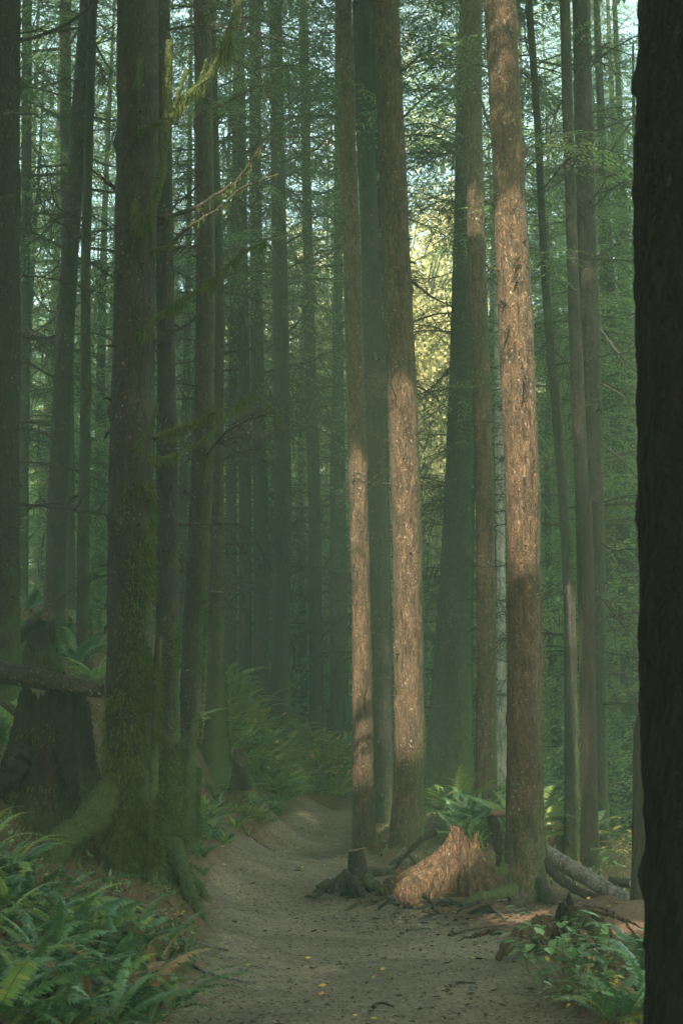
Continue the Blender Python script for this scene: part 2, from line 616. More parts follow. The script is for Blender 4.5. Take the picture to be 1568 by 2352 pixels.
def build_ground():
    def seg(a, b, s):
        return np.arange(a, b, s)
    xs = np.concatenate([seg(-75, -30, 3.0), seg(-30, -12, 0.8), seg(-12, -5, 0.2), seg(-5, 4.2, 0.055), seg(4.2, 10, 0.2), seg(10, 30, 0.8), seg(30, 76, 3)])
    ys = np.concatenate([seg(-30, 0, 1.5), seg(0, 5, 0.3), seg(5, 20, 0.055), seg(20, 34, 0.16), seg(34, 60, 0.7), seg(60, 122, 3)])
    X, Y = np.meshgrid(xs, ys)
    pm = path_mask(X, Y)
    Z = ground(X, Y, pm)
    V = np.stack([X, Y, Z], -1).reshape(-1, 3)
    mb = MB()
    mb.add(V, grid_faces(len(ys), len(xs), False), 0, pm.ravel())
    me = mb.mesh('ground', [M['ground']], attname='path')
    g = np.clip(0.55 + 0.5 * G1(X * 0.6 + 3, Y * 0.6), 0, 1)
    red = np.exp(-(((X - 2.3) / 1.0) ** 2 + ((Y - 11) / 2.4) ** 2)) + np.exp(-(((X - 0.9) / .9) ** 2 + ((Y - 13.5) / 1.5) ** 2)) + np.exp(-(((X + 1.9) / .8) ** 2 + ((Y - 9.9) / .9) ** 2))
    g = np.clip(g - red, 0, 1)
    a = me.attributes.new('green', 'FLOAT', 'POINT')
    a.data.foreach_set('value', g.ravel())
    o = link('ground', me)
    tag(o, 'forest floor with a trodden brown trail', None, None, 'structure')


build_ground()

# ------------------------------------------------------------------ chosen sun spots: crowns are cut open toward them
E1 = np.cross(SUN, [0, 0, 1.0])
E1 /= np.linalg.norm(E1)
E2 = np.cross(E1, SUN)


def proj(p):
    p = np.asarray(p)
    return np.stack([p @ E1, p @ E2], -1)


def hit_ground(px, py, lo=9.0, hi=32.0):
    ys = np.linspace(lo, hi, 400)
    d = ray(px, py)
    t = ys / d[1]
    k = int(np.argmax(CAMZ + d[2] * t < ground(d[0] * t, ys)))
    return at(px, py, float(ys[k]))


LIT = [(at(828, 1090, 16.5), at(834, 1760, 16.5), 0.21), (at(925, 950, 16), at(940, 1690, 16), 0.28),
       (at(1184, 580, 13), at(1200, 1260, 13), 0.25), (at(1045, 1895, 12.8), at(950, 2000, 12.6), 0.22),
       (hit_ground(692, 1868), hit_ground(740, 1892), 0.03), (at(1092, 480, 18), at(1093, 515, 18), 0.16),
       (at(1180, 2130, 11.6), at(1230, 2110, 11.6), 0.15), (at(1440, 2150, 10.4), at(1470, 2130, 10.4), 0.2)]
LITP = [(proj(a), proj(b), r) for a, b, r in LIT]
NZ = sines(21, 8, 5.0, 2)


def in_gap(C, pad=0.03):
    q = proj(C)
    hit = np.zeros(len(C), bool)
    wob = 1 + 0.3 * NZ(q[:, 0], q[:, 1])
    for a, b, r in LITP:
        ab = b - a
        t = np.clip(((q - a) @ ab) / (ab @ ab), 0, 1)
        d = np.linalg.norm(q - (a + t[:, None] * ab), axis=1)
        hit |= d < r * wob + pad
    return hit


# ------------------------------------------------------------------ foliage prototypes
def leaf_quads(P, D, Nn, L, W):
    """diamond leaves at P along D with width direction cross(N, D)"""
    S = np.cross(Nn, D)
    S /= np.linalg.norm(S, axis=1)[:, None] + 1e-9
    L = L[:, None]
    W = W[:, None]
    a = P
    b = P + D * L * 0.45 + S * W * 0.5
    c = P + D * L
    d = P + D * L * 0.45 - S * W * 0.5
    V = np.stack([a, b, c, d], 1).reshape(-1, 3)
    return V, np.arange(len(V)).reshape(-1, 4)


def unit(a):
    return a / (np.linalg.norm(a, axis=-1, keepdims=True) + 1e-9)


def bough(seed, L=2.0, ntw=26, leaf=0.085, width=0.026, droop=0.35, per=0.055):
    """a flat hemlock spray along +X; returns (leaf verts, leaf quads, twig verts, twig quads)"""
    r = np.random.default_rng(seed)
    mb = MB()
    ax = np.array([[0, 0, 0], [L * .35, r.normal() * .06, .10 * L * (1 - droop)], [L * .7, r.normal() * .1, -.16 * L * droop], [L, r.normal() * .15, -droop * L * .75]])
    A = smooth_path(ax, 14)
    tube(mb, A, np.linspace(.013, .003, 14) * L / 2, 3, cap=False)
    lp, ld, ln, ll = [], [], [], []
    for i in range(ntw):
        t = 0.12 + 0.88 * (i + r.uniform()) / ntw
        k = min(int(t * 13), 12)
        p = A[k] + (A[k + 1] - A[k]) * (t * 13 - k)
        tang = unit(A[k + 1] - A[k])
        side = 1 if i % 2 else -1
        ang = r.uniform(.75, 1.15)
        d = unit(np.array([tang[0] * math.cos(ang), side * math.sin(ang), tang[2] * .6 + r.normal() * .10]))
        tl = L * (0.12 + 0.34 * (1 - t) ** 0.8) * r.uniform(.7, 1.2)
        m = max(3, int(tl / per))
        s = np.linspace(0.05, 1, m)
        pts = p + d * (s * tl)[:, None] + np.array([0, 0, -1.0]) * (0.28 * tl * s ** 2)[:, None]
        if m > 2:
            tube(mb, pts[[0, m // 2, m - 1]], [.004 * L / 2, .003 * L / 2, .0015], 3, cap=False)
        for sgn in (1, -1):
            dd = unit(d + sgn * np.array([-d[1], d[0], 0]) * r.uniform(.6, 1.1, m)[:, None] + np.array([0, 0, -.22]) + r.normal(size=(m, 3)) * .14)
            lp.append(pts)
            ld.append(dd)
            ln.append(unit(np.array([0, 0, 1.0]) + r.normal(size=(m, 3)) * .35))
            ll.append(leaf * r.uniform(.6, 1.25, m) * (1 - .4 * s))
    lp, ld, ln, ll = map(np.concatenate, (lp, ld, ln, ll))
    V, Fq = leaf_quads(lp, ld, ln, ll, np.full(len(ll), width) * (ll / leaf))
    tw = np.concatenate(mb.v)
    tf = np.concatenate([f for f, _ in mb.f[4]])
    return V, Fq, tw, tf


BOUGHS = [bough(100 + i, droop=d) for i, d in enumerate((.25, .4, .55, .35, .5))]
FAR = [bough(220 + i, ntw=24, leaf=0.15, width=0.05, per=0.075, droop=d) for i, d in enumerate((.35, .5, .65, .45))]
BIG = [bough(200 + i, ntw=22, leaf=0.21, width=0.085, per=0.11, droop=d) for i, d in enumerate((.3, .45, .35))]


def rot_xyz(az, pitch, roll):
    ca, sa, cp, sp, cr, sr = math.cos(az), math.sin(az), math.cos(pitch), math.sin(pitch), math.cos(roll), math.sin(roll)
    Rz = np.array([[ca, -sa, 0], [sa, ca, 0], [0, 0, 1]])
    Ry = np.array([[cp, 0, -sp], [0, 1, 0], [sp, 0, cp]])
    Rx = np.array([[1, 0, 0], [0, cr, -sr], [0, sr, cr]])
    return Rz @ Ry @ Rx


def crown_arrays(seed, Hc=12.0, R0=2.4, nb=80, boughs=None, profile=0.8, low=0.0):
    r = np.random.default_rng(seed)
    boughs = boughs or BOUGHS
    LV, TV, LF, TF = [], [], [], []
    nl = nt_ = 0
    for i in range(nb):
        u = (i + r.uniform()) / nb
        h = Hc * u
        ln = R0 * ((1 - u) ** profile) * r.uniform(.6, 1.15) + .25
        if u < low:
            ln *= r.uniform(.35, 1.0)
        B = boughs[r.integers(len(boughs))]
        s = ln / 2.0
        Rm = rot_xyz(i * 2.399963 + r.normal() * .35, r.normal() * .15 + .15 * u, r.normal() * .2)
        sw = s ** .6
        LV.append((B[0] * [s, max(sw, s), sw]) @ Rm.T + [0, 0, h])
        TV.append((B[2] * s) @ Rm.T + [0, 0, h])
        LF.append(B[1] + nl)
        TF.append(B[3] + nt_)
        nl += len(B[0])
        nt_ += len(B[2])
    return tuple(map(np.concatenate, (LV, LF, TV, TF)))


CROWNS = [crown_arrays(300 + i, nb=60) for i in range(4)]
FULL = [crown_arrays(320 + i, Hc=12, R0=2.1, nb=80, boughs=FAR, profile=.6) for i in range(3)]
DENSE = [crown_arrays(340 + i, Hc=14, R0=3.9, nb=150, boughs=BIG, profile=.55) for i in range(3)]  # large-leaved crowns made dense to block the sun


def crown_mesh(arr, name, leafm, twigm):
    mb = MB()
    mb.add(arr[0], arr[1], 0)
    mb.add(arr[2], arr[3], 1)
    return mb.mesh(name, [leafm, twigm], smooth=False)


CM = {}


def crown_shared(kind, i, leaf):
    k = (kind, i, leaf)
    if k not in CM:
        CM[k] = crown_mesh({'c': CROWNS, 'f': FULL, 'd': DENSE}[kind][i], 'crown', M[leaf], M['twig'])
    return CM[k]


def put_crown(parent, kind, i, leaf, base, loc, rz, sxy, sz):
    """crown as a child at local loc; leaves cut out to shape the chosen sunbeams"""
    arr = {'c': CROWNS, 'f': FULL, 'd': DENSE}[kind][i]
    c, s = math.cos(rz), math.sin(rz)
    Rm = np.array([[c, -s, 0], [s, c, 0], [0, 0, 1]])
    org = np.asarray(base) + np.asarray(loc)
    W = (arr[0] * [sxy, sxy, sz]) @ Rm.T + org
    cen = W.reshape(-1, 4, 3).mean(1)
    hit = in_gap(cen, 0.05 if kind != 'd' else 0.08) & (cen[:, 1] < 15.5)
    if hit.sum() == 0:
        return link('crown', crown_shared(kind, i, leaf), parent, loc, (0, 0, rz), (sxy, sxy, sz))
    keep = ~hit
    V = (W.reshape(-1, 4, 3)[keep] - org).reshape(-1, 3) 
    mb = MB()
    mb.add(V, np.arange(len(V)).reshape(-1, 4), 0)
    T = (arr[2] * [sxy, sxy, sz]) @ Rm.T
    tc = T[arr[3]].mean(1) + org
    mb.add(T, arr[3][~in_gap(tc, 0.02)], 1)
    return link('crown', mb.mesh('crown', [M[leaf], M['twig']], smooth=False), parent, loc)


def dead_branch(seed, dens=12):
    """a bare branch of unit length along +X with curved twigs"""
    r = np.random.default_rng(seed)
    mb = MB()
    b1, b2 = r.normal(size=2) * .10
    up = r.uniform(-.25, .22)
    A = smooth_path([[0, 0, 0], [.33, b1 * .5, up * .5 + r.normal() * .03], [.68, b1 + b2, up * .6 - .05], [1, b1 + 2 * b2, up - .30 + r.normal() * .14]], 16)
    tube(mb, A, np.linspace(.0125, .0028, 16), 4, att=.25, cap=False)
    for i in range(dens):
        t = r.uniform(.15, .98)
        k = int(t * 14)
        p = A[k]
        s = r.choice([-1, 1])
        d = unit(np.array([r.uniform(.2, .9), s * r.uniform(.3, 1), r.normal() * .3]))
        l = r.uniform(.1, .45) * (1.1 - .6 * t)
        q = smooth_path([p, p + d * l * .5 + [0, 0, r.normal() * .04], p + d * l + [0, 0, -abs(r.normal()) * .16 * l / .3]], 6)
        tube(mb, q, np.linspace(.0058, .0018, 6), 3, cap=False)
        for j in range(r.integers(0, 4)):
            p2 = q[r.integers(2, 6)]
            d2 = unit(d + r.normal(size=3) * .7)
            tube(mb, [p2, p2 + d2 * l * .35, p2 + d2 * l * .6 + [0, 0, -.03]], [.0034, .0024, .0015], 3, cap=False)
    return mb.mesh('branch', [M['twig']], attname='moss')


DEAD = [dead_branch(400 + i, 8 + 2 * i) for i in range(8)]

# ------------------------------------------------------------------ tree trunks
def moss_strands(mb, P, Nrm, L, rng, w=0.006, hang=1.0):
    """short hanging moss tufts at points P"""
    n = len(P)
    L = np.broadcast_to(L, (n,)) * rng.uniform(.4, 1.5, n)
    D = unit(Nrm * (1 - .6 * hang) + np.array([0, 0, -1.0]) * hang + rng.normal(size=(n, 3)) * .28)
    S = unit(np.cross(D, rng.normal(size=(n, 3))))
    W = w * rng.uniform(.6, 1.6, n)
    a = P - S * W[:, None]
    b = P + S * W[:, None]
    c = P + D * L[:, None]
    V = np.stack([a, b, c], 1).reshape(-1, 3)
    mb.add(V, np.arange(len(V)).reshape(-1, 3), 0)


class Tree:
    pass


def build_trunk(ctrl, Y, H, mat, seed, flare=0.5, flare_h=0.35, lobes=5, mossy=0.35, moss_side=0.25, moss_base=.16, knots=10, sides=30, lean_y=0.0, fine=True, dz=0.09, parent=None, cut=None):
    """ctrl: (px, py, width px) from base upward. Returns Tree with fields"""
    r = np.random.default_rng(seed)
    W = [(at(px, py, Y), w * scale_at(px, py, Y) / 2) for px, py, w in ctrl]
    base = W[0][0].copy()
    zs = np.array([p[2] for p, _ in W])
    xs = np.array([p[0] for p, _ in W])
    rs = np.array([q for _, q in W])
    zt = base[2] + H
    if cut is None and zs[-1] < zt:
        sl = (xs[-1] - xs[0]) / (zs[-1] - zs[0])
        zm = zs[-1] + (zt - zs[-1]) * .5
        xs = np.append(xs, [xs[-1] + sl * (zm - zs[-1]), xs[-1] + sl * (zt - zs[-1])])
        rs = np.append(rs, [rs[-1] * .62, .03])
        zs = np.append(zs, [zm, zt])
    ztop = zs[-1]
    zz = np.concatenate([np.arange(base[2] - .35, min(base[2] + 14, ztop), dz), np.arange(base[2] + 14, ztop, .5)])
    zz = np.append(zz[zz < ztop - .02], ztop)
    # smooth the centre line
    xx = np.interp(zz, zs, xs)
    if len(zs) > 2:
        k = max(3, int(0.9 / dz))
        ker = np.hanning(k + 2)[1:-1]
        ker /= ker.sum()
        pad = k
        ex = np.concatenate([2 * xx[0] - xx[pad:0:-1], xx, 2 * xx[-1] - xx[-2:-pad - 2:-1]])
        xx = np.convolve(ex, ker, 'same')[pad:-pad][:len(zz)]
    rr = np.interp(zz, zs, rs)
    hh = zz - base[2]
    yy = np.full_like(zz, Y) + lean_y * hh
    th = np.linspace(0, 2 * np.pi, sides, endpoint=False)
    TH, HH = np.meshgrid(th, hh)
    RR = rr[:, None] * np.ones_like(TH)
    n1 = sines(seed + 1, 8, 1.0, 3)
    RR *= 1 + .055 * n1(2.2 * np.cos(TH), 2.2 * np.sin(TH), HH * 1.8)
    n2 = sines(seed + 2, 10, 1.0, 3)
    RR *= 1 + .040 * n2(7 * np.cos(TH), 7 * np.sin(TH), HH * 9)
    RR *= 1 + .014 * r.normal(size=RR.shape) * (HH < 14)
    ph = r.uniform(0, 6.28)
    lob = .45 + .55 * (.5 + .5 * np.cos(lobes * TH + ph + .8 * np.sin(TH + ph)))
    RR += flare * rr[0] * np.exp(-np.maximum(HH, 0) / flare_h) * lob * 1.0
    for _ in range(knots):
        kt, kz = r.uniform(0, 6.28), r.uniform(.6, min(13, H * .8))
        dth = (TH - kt + np.pi) % (2 * np.pi) - np.pi
        s = r.uniform(.16, .34)
        RR += r.uniform(.1, .28) * rr[:, None] * np.exp(-(dth / s) ** 2 - ((HH - kz) / (s * .22)) ** 2)
    X = xx[:, None] + RR * np.cos(TH)
    Yv = yy[:, None] + RR * np.sin(TH)
    Z = zz[:, None] + 0 * TH
    if cut is not None:
        # ragged broken top
        amp = cut
        jag = amp * (.5 + .5 * np.cos(th - r.uniform(0, 6.28))) + amp * .35 * r.uniform(0, 1, sides)
        u = np.clip((hh - (hh[-1] - 2 * amp)) / (2 * amp), 0, 1)[:, None]
        Z = Z - u * (amp - jag)[None, :] * 1.0
    V = np.stack([X, Yv, Z], -1).reshape(-1, 3) - base
    nrm_x = np.cos(TH)
    nrm_y = np.sin(TH)
    mo = mossy * np.exp(-np.maximum(HH, 0) / 1.1) + moss_side * np.clip(nrm_x * .9 - nrm_y * .1, 0, 1) ** 1.5 + moss_base
    mb = MB()
    mb.add(V, grid_faces(len(zz), sides), 0, np.clip(mo, 0, 1).ravel())
    k0 = (len(zz) - 1) * sides
    if cut is not None:
        cpt = V[k0:].mean(0) - [0, 0, cut * .9]
        mb.add(np.vstack([V[k0:], cpt]), [[i, (i + 1) % sides, sides] for i in range(sides)], 0, 0)
    t = Tree()
    t.base, t.zz, t.xx, t.rr, t.yy, t.hh = base, zz, xx, rr, yy, hh
    t.mb, t.V, t.TH, t.HH, t.RR, t.mat = mb, V.reshape(len(zz), sides, 3), TH, HH, RR, mat
    t.rng = r
    t.H = H
    return t


def trunk_at(t, h):
    return np.array([np.interp(h, t.hh, t.xx) - t.base[0], np.interp(h, t.hh, t.yy) - t.base[1], h]), float(np.interp(h, t.hh, t.rr))


def add_dead(t, root, n, lo, hi, lmin=.5, lmax=1.6, thick=1.0, toward=None):
    r = t.rng
    for _ in range(n):
        h = r.uniform(lo, hi)
        p, rad = trunk_at(t, h)
        az = r.uniform(0, 6.28)
        if toward is not None:
            az = toward + r.normal() * .8
        L = r.uniform(lmin, lmax) * (.55 if r.uniform() < .3 else 1)
        q = p + np.array([math.cos(az), math.sin(az), 0]) * rad * .8
        link('branch', DEAD[r.integers(len(DEAD))], root, q, (r.normal() * .5, r.uniform(-.25, .35), az), (L, L, L))


def trunk_moss(t, root, n, hmax, side=0.0, width=1.2, L=.03, mat='moss', hang=.75):
    """fuzzy moss standing off the bark, densest on one side"""
    r = t.rng
    rows = np.searchsorted(t.hh, hmax)
    i0 = np.searchsorted(t.hh, 0.0)
    if rows - i0 < 3:
        return
    u = r.uniform(0, 1, n) ** 1.7
    i = (i0 + u * (rows - i0 - 1)).astype(int)
    th = side + r.normal(size=n) * width
    j = ((th % (2 * np.pi)) / (2 * np.pi) * t.V.shape[1]).astype(int) % t.V.shape[1]
    clump = sines(int(r.integers(1e6)), 8, 1.0, 3)
    P = t.V[i, j] + r.normal(size=(n, 3)) * [.012, .012, .04]
    k = clump(P[:, 0] * 9, P[:, 1] * 9, P[:, 2] * 5) > -.15
    P, th = P[k], th[k]
    Nn = np.stack([np.cos(th), np.sin(th), 0 * th], -1)
    mb = MB()
    moss_strands(mb, P, Nn, L, r, .006, hang)
    link('moss', mb.mesh('moss', [M[mat]], smooth=False), root)


def limb(name, root, pix, Y, w, mat='twig', moss=0.0, strands=0, slen=.06, n=30, base=None, twigs=0, seed=0, moss_all=False, y_end=None):
    """a branch traced through picture points at distance Y..y_end; widths in px (start, end)"""
    r = np.random.default_rng(seed + 900)
    y_end = Y if y_end is None else y_end
    P = np.array([at(px, py, Y + (y_end - Y) * i / max(1, len(pix) - 1)) for i, (px, py) in enumerate(pix)])
    s = scale_at(pix[0][0], pix[0][1], Y)
    A = smooth_path(P, n) - base
    A[1:-1] += r.normal(size=(n - 2, 3)) * .004
    R = np.linspace(w[0], w[1], n) * s / 2
    if name == 'root':
        tt = np.linspace(0, 1, n)
        A[:, 2] -= R * .45 + .05 * tt ** 3
        A[:, 0] += .22 * w[0] * s * np.sin(tt * 9 + seed) * tt * (1 - tt)
        A[:, 2] += .15 * w[0] * s * np.sin(tt * 13 + seed * 2) * tt
        R = R * (1 + .09 * np.sin(tt * 17 + seed) + .06 * np.sin(tt * 31 + seed * 3)) * (1 - .75 * tt ** 5)
    mb = MB()
    tube(mb, A, R, 14 if name == 'root' else 8, att=moss, rough=.12, rng=r)
    for i in range(twigs):
        k = r.integers(n // 5, n - 1)
        d = unit(unit(A[min(k + 1, n - 1)] - A[k - 1]) + r.normal(size=3) * [.8, .5, .8])
        l = r.uniform(.1, .4)
        tube(mb, smooth_path([A[k], A[k] + d * l * .5, A[k] + d * l + [0, 0, -.12 * l]], 5), np.linspace(R[k] * .4 + .001, .001, 5), 3, att=moss, cap=False)
    o = link(name, mb.mesh(name, [M[mat]]), root)
    if strands:
        m2 = MB()
        k = (r.uniform(0, 1, strands) * (n - 1)).astype(int)
        cl = sines(seed + 77, 6, 1.0, 1)(k * .9)
        L = slen * np.clip(.5 + .9 * cl, .15, 2)
        Pm = A[k] + (A[np.minimum(k + 1, n - 1)] - A[k]) * r.uniform(0, 1, strands)[:, None] + r.normal(size=(strands, 3)) * (R[k] * .55)[:, None]
        moss_strands(m2, Pm, unit(r.normal(size=(strands, 3))), L, r, .0036, 1.5)
        link('moss', m2.mesh('moss', [M['moss']], smooth=False), o)
    return o


def stub_mesh(seed):
    r = np.random.default_rng(seed)
    mb = MB()
    L = r.uniform(.05, .11)
    tube(mb, [[-.02, 0, 0], [L * .5, r.normal() * .006, -.01], [L, r.normal() * .01, -.02 + r.normal() * .02]], [.020, .013, .005], 6, att=.1, rough=.15, rng=r)
    return mb.mesh('branch', [M['twig']])


STUBS = [stub_mesh(440 + i) for i in range(4)]


def add_stubs(t, root, n, lo, hi):
    r = t.rng
    for _ in range(n):
        h = r.uniform(lo, hi)
        p, rad = trunk_at(t, h)
        az = r.uniform(-3.3, .2)
        s = r.uniform(.35, 1.1)
        link('branch', STUBS[r.integers(4)], root, p + np.array([math.cos(az), math.sin(az), 0]) * rad * 1.0, (0, r.uniform(-.4, .5), az), (s, s, s))


SEED = [1000]


def tree(label, ctrl, Y, H=26, mat='bark', crown=None, dead=14, dlo=2.0, dhi=None, dmax=1.5, group='conifer trunks of the forest', name='conifer_tree', cleaf='needle', **kw):
    SEED[0] += 17
    t = build_trunk(ctrl, Y, H, M[mat], SEED[0], **kw)
    root = empty(name, t.base, label, 'tree', group)
    link('trunk', t.mb.mesh('trunk', [M[mat]]), root)
    t.root = root
    c0 = crown if crown else H * .5
    if dead:
        add_dead(t, root, int(dead * 2.2), dlo, dhi or c0 + 1, .5, dmax * (1.55 if Y > 18 else 1.2))
    if crown is not False:
        p, rad = trunk_at(t, c0)
        i = int(t.rng.integers(4))
        if Y < 19:  # crown mostly above the frame, thickened as a sun blocker
            put_crown(root, 'd', i % 3, cleaf, t.base, p, t.rng.uniform(0, 6.28), .8, (H - c0) / 14.0)
        else:
            put_crown(root, 'c', i, cleaf, t.base, p, t.rng.uniform(0, 6.28), 1.12, (H - c0) / 12.0)
    return t


# --- the trees of the photograph, left to right (picture x, y, width; distance)
tA = tree('large dark spruce cut by the left picture border, above the fallen log', [(-2, 1640, 96), (0, 1100, 90), (2, 500, 90), (2, 0, 86)], 15, 27, dead=12, dlo=1, mossy=.5, crown=14)
tB = tree('slim dark conifer just right of the trunk on the left border', [(52, 1430, 26), (55, 1000, 24), (61, 400, 23), (63, 0, 22)], 28, 28, dead=22, crown=13, dmax=2.2)
tC = tree('thinnest lichen-flecked trunk left of the pair of dark trunks on the left slope', [(106, 1430, 14), (112, 1000, 13), (129, 624, 13), (134, 300, 12), (139, 0, 11)], 34, 28, dead=24, crown=14, dmax=2.4, lean_y=.01)
tD2 = tree('grey trunk half hidden behind the leaning trunk on the left slope', [(160, 1445, 30), (157, 1000, 27), (152, 500, 25), (151, 0, 24)], 26, 27, dead=18, crown=13, dmax=2.0)
tD1 = tree('dark trunk leaning right up the left slope, behind the log with a cut end', [(121, 1475, 46), (132, 1148, 46), (143, 900, 42), (162, 574, 38), (180, 300, 36), (203, 0, 35)], 20, 27, dead=14, crown=12.5)
tD3 = tree('straight slim trunk with mossy right edge, left of the big mossy trunk', [(193, 1552, 33), (190, 1300, 28), (196, 1000, 25), (197, 624, 22), (205, 300, 20), (214, 0, 19)], 19, 26, dead=16, crown=12.5, moss_side=.5)
tF = tree('dark trunk standing tight behind the big mossy tree, roots reaching the trail', [(388, 2000, 66), (386, 1700, 56), (384, 1300, 52), (382, 900, 44), (378, 500, 38), (372, 0, 36)], 11.7, 24, dead=10, crown=13, dmax=1.1, flare=.5, mossy=.9, moss_side=.3)
tE = tree('big mossy spruce with antler-like mossy branches on the left bank', [(300, 1995, 112), (298, 1800, 106), (300, 1400, 104), (303, 1000, 100), (311, 574, 97), (316, 300, 95), (318, 0, 93)], 11, 26, dead=0, crown=13,
          flare=.42, flare_h=.3, lobes=7, mossy=.75, moss_side=.3, knots=26, sides=44, dz=.06)
tG = tree('dark curved trunk between the big mossy tree and the trail', [(427, 1908, 52), (430, 1750, 48), (443, 1500, 50), (463, 1150, 50), (472, 800, 44), (473, 574, 42), (468, 250, 40), (464, 0, 39)], 13, 25, dead=14, crown=12.5, dmax=1.2, mossy=.6, moss_side=.5, sides=36, flare=.25)
tH = tree('grey-brown trunk with flared mossy foot on the bank, right of the curved trunk', [(496, 1745, 50), (495, 1500, 36), (497, 1150, 33), (501, 700, 30), (490, 300, 26), (482, 0, 25)], 17, 25, dead=14, crown=13.5, mossy=.7, moss_side=.5, flare=.5)
tI = tree('faint slim trunk left of the row of straight trunks over the ferns', [(528, 1605, 28), (532, 1150, 24), (538, 724, 19), (541, 300, 15), (543, 0, 13)], 29, 27, dead=24, crown=13, dmax=2.2)
tJ = tree('leftmost of the three straight dark trunks rising from the fern slope', [(564, 1610, 32), (563, 1150, 28), (559, 724, 24), (555, 300, 19), (551, 0, 17)], 26, 27, dead=20, crown=12.5, dmax=2.0)
tK = tree('middle of the three straight dark trunks rising from the fern slope', [(601, 1645, 40), (600, 1200, 34), (589, 724, 28), (586, 300, 26), (587, 0, 25)], 25, 27, dead=20, crown=12.5, dmax=2.0)
tL = tree('rightmost and stoutest dark trunk on the fern slope with flared foot', [(642, 1668, 48), (646, 1400, 42), (650, 1148, 40), (645, 724, 35), (637, 300, 31), (632, 0, 29)], 22, 27, dead=20, crown=12, dmax=1.8, flare=.5)
tM = tree('lone straight trunk between the fern slope trunks and the sunlit pair', [(727, 1695, 33), (722, 1148, 29), (710, 724, 25), (703, 400, 22), (697, 0, 19)], 27, 26, dead=24, crown=11.5, dmax=2.2)
tN = tree('hazy slim trunk left of the slimmer sunlit trunk', [(771, 1705, 29), (769, 1148, 22), (773, 724, 17), (775, 300, 14), (775, 0, 12)], 30, 26, dead=22, crown=12, dmax=2.2)
tN2 = tree('hazy thin trunk close behind the slimmer sunlit trunk', [(792, 1705, 21), (785, 1148, 18), (780, 724, 15), (778, 0, 11)], 32, 26, dead=14, crown=12, dmax=2.2)
tP2 = tree('narrow dark trunk half hidden behind the stout sunlit trunk', [(893, 1880, 26), (882, 1200, 25), (872, 600, 24), (862, 200, 23), (858, 0, 22)], 22.5, 27, dead=12, crown=12, dmax=1.4)
tP = tree('dark shaded trunk between the two sunlit trunks', [(882, 1892, 45), (876, 1500, 45), (866, 1174, 44), (859, 874, 45), (850, 574, 45), (838, 300, 42), (829, 0, 40)], 19, 26, dead=12, crown=12, dmax=1.1)
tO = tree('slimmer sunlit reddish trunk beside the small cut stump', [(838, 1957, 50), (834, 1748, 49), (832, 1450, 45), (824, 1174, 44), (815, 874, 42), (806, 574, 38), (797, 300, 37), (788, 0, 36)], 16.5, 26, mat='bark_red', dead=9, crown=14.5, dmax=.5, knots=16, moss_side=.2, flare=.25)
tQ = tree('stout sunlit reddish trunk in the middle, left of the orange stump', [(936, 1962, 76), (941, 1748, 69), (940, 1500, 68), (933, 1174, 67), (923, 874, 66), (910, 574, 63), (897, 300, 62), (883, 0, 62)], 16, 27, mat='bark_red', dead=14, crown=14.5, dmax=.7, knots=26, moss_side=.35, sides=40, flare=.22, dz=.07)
tR = tree('broad hazy mossy tree with cone-shaped foot behind the orange stump', [(1026, 1856, 92), (1030, 1700, 88), (1040, 1450, 76), (1052, 1150, 66), (1061, 800, 52), (1068, 400, 46), (1074, 0, 42)], 22, 27, dead=60, dlo=1.2, dhi=12, crown=11.5, dmax=1.1, flare=.6, flare_h=1.2, mossy=.6, moss_side=.45)
tR2 = tree('pale slim trunk right behind the broad hazy mossy tree', [(1072, 1830, 22), (1076, 1400, 20), (1083, 1000, 19), (1088, 500, 17), (1090, 0, 15)], 25, 26, dead=20, crown=11.5, dmax=1.3)
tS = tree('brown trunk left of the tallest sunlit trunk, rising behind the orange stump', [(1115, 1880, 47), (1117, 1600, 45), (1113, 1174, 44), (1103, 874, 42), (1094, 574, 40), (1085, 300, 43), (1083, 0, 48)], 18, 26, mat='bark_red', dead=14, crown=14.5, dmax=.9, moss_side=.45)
tT = tree('white lichen-covered alder trunk glimpsed between two brown trunks', [(1152, 1850, 24), (1150, 1400, 21), (1146, 1000, 20), (1141, 600, 18), (1136, 200, 16), (1134, 0, 15)], 25, 22, mat='bark_pale', dead=26, crown=12, dmax=1.4, name='alder_tree', mossy=.3, moss_side=.1)
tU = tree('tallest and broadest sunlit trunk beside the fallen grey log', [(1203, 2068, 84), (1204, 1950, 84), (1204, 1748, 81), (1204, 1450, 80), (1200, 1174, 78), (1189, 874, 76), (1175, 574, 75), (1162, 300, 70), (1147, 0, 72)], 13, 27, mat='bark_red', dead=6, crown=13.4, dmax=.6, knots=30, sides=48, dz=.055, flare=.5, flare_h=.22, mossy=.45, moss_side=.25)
tV = tree('thin dark trunk bowing left, right of the tallest sunlit trunk', [(1320, 1962, 18), (1314, 1600, 20), (1300, 1300, 22), (1288, 1074, 24), (1265, 824, 21), (1248, 600, 18), (1235, 300, 17), (1213, 0, 17)], 17.6, 22, dead=26, crown=14.5, dmax=1.3, moss_side=.6)
tX1 = tree('narrower dark trunk of the twin trunks near the right picture edge', [(1352, 1955, 34), (1345, 1500, 32), (1336, 1174, 32), (1322, 800, 30), (1314, 600, 26), (1304, 300, 24), (1296, 0, 24)], 17, 25, dead=10, crown=15, dmax=1.1, moss_side=.3)
tX2 = tree('wider trunk with branches on its right side, twin of the narrow trunk', [(1379, 1998, 36), (1372, 1600, 38), (1366, 1174, 42), (1356, 800, 44), (1348, 600, 43), (1341, 300, 42), (1333, 0, 42)], 17.5, 26, dead=16, crown=15, dmax=1.4, moss_side=.4)
add_dead(tX2, tX2.root, 16, 2, 12, .7, 1.7, toward=0.0)
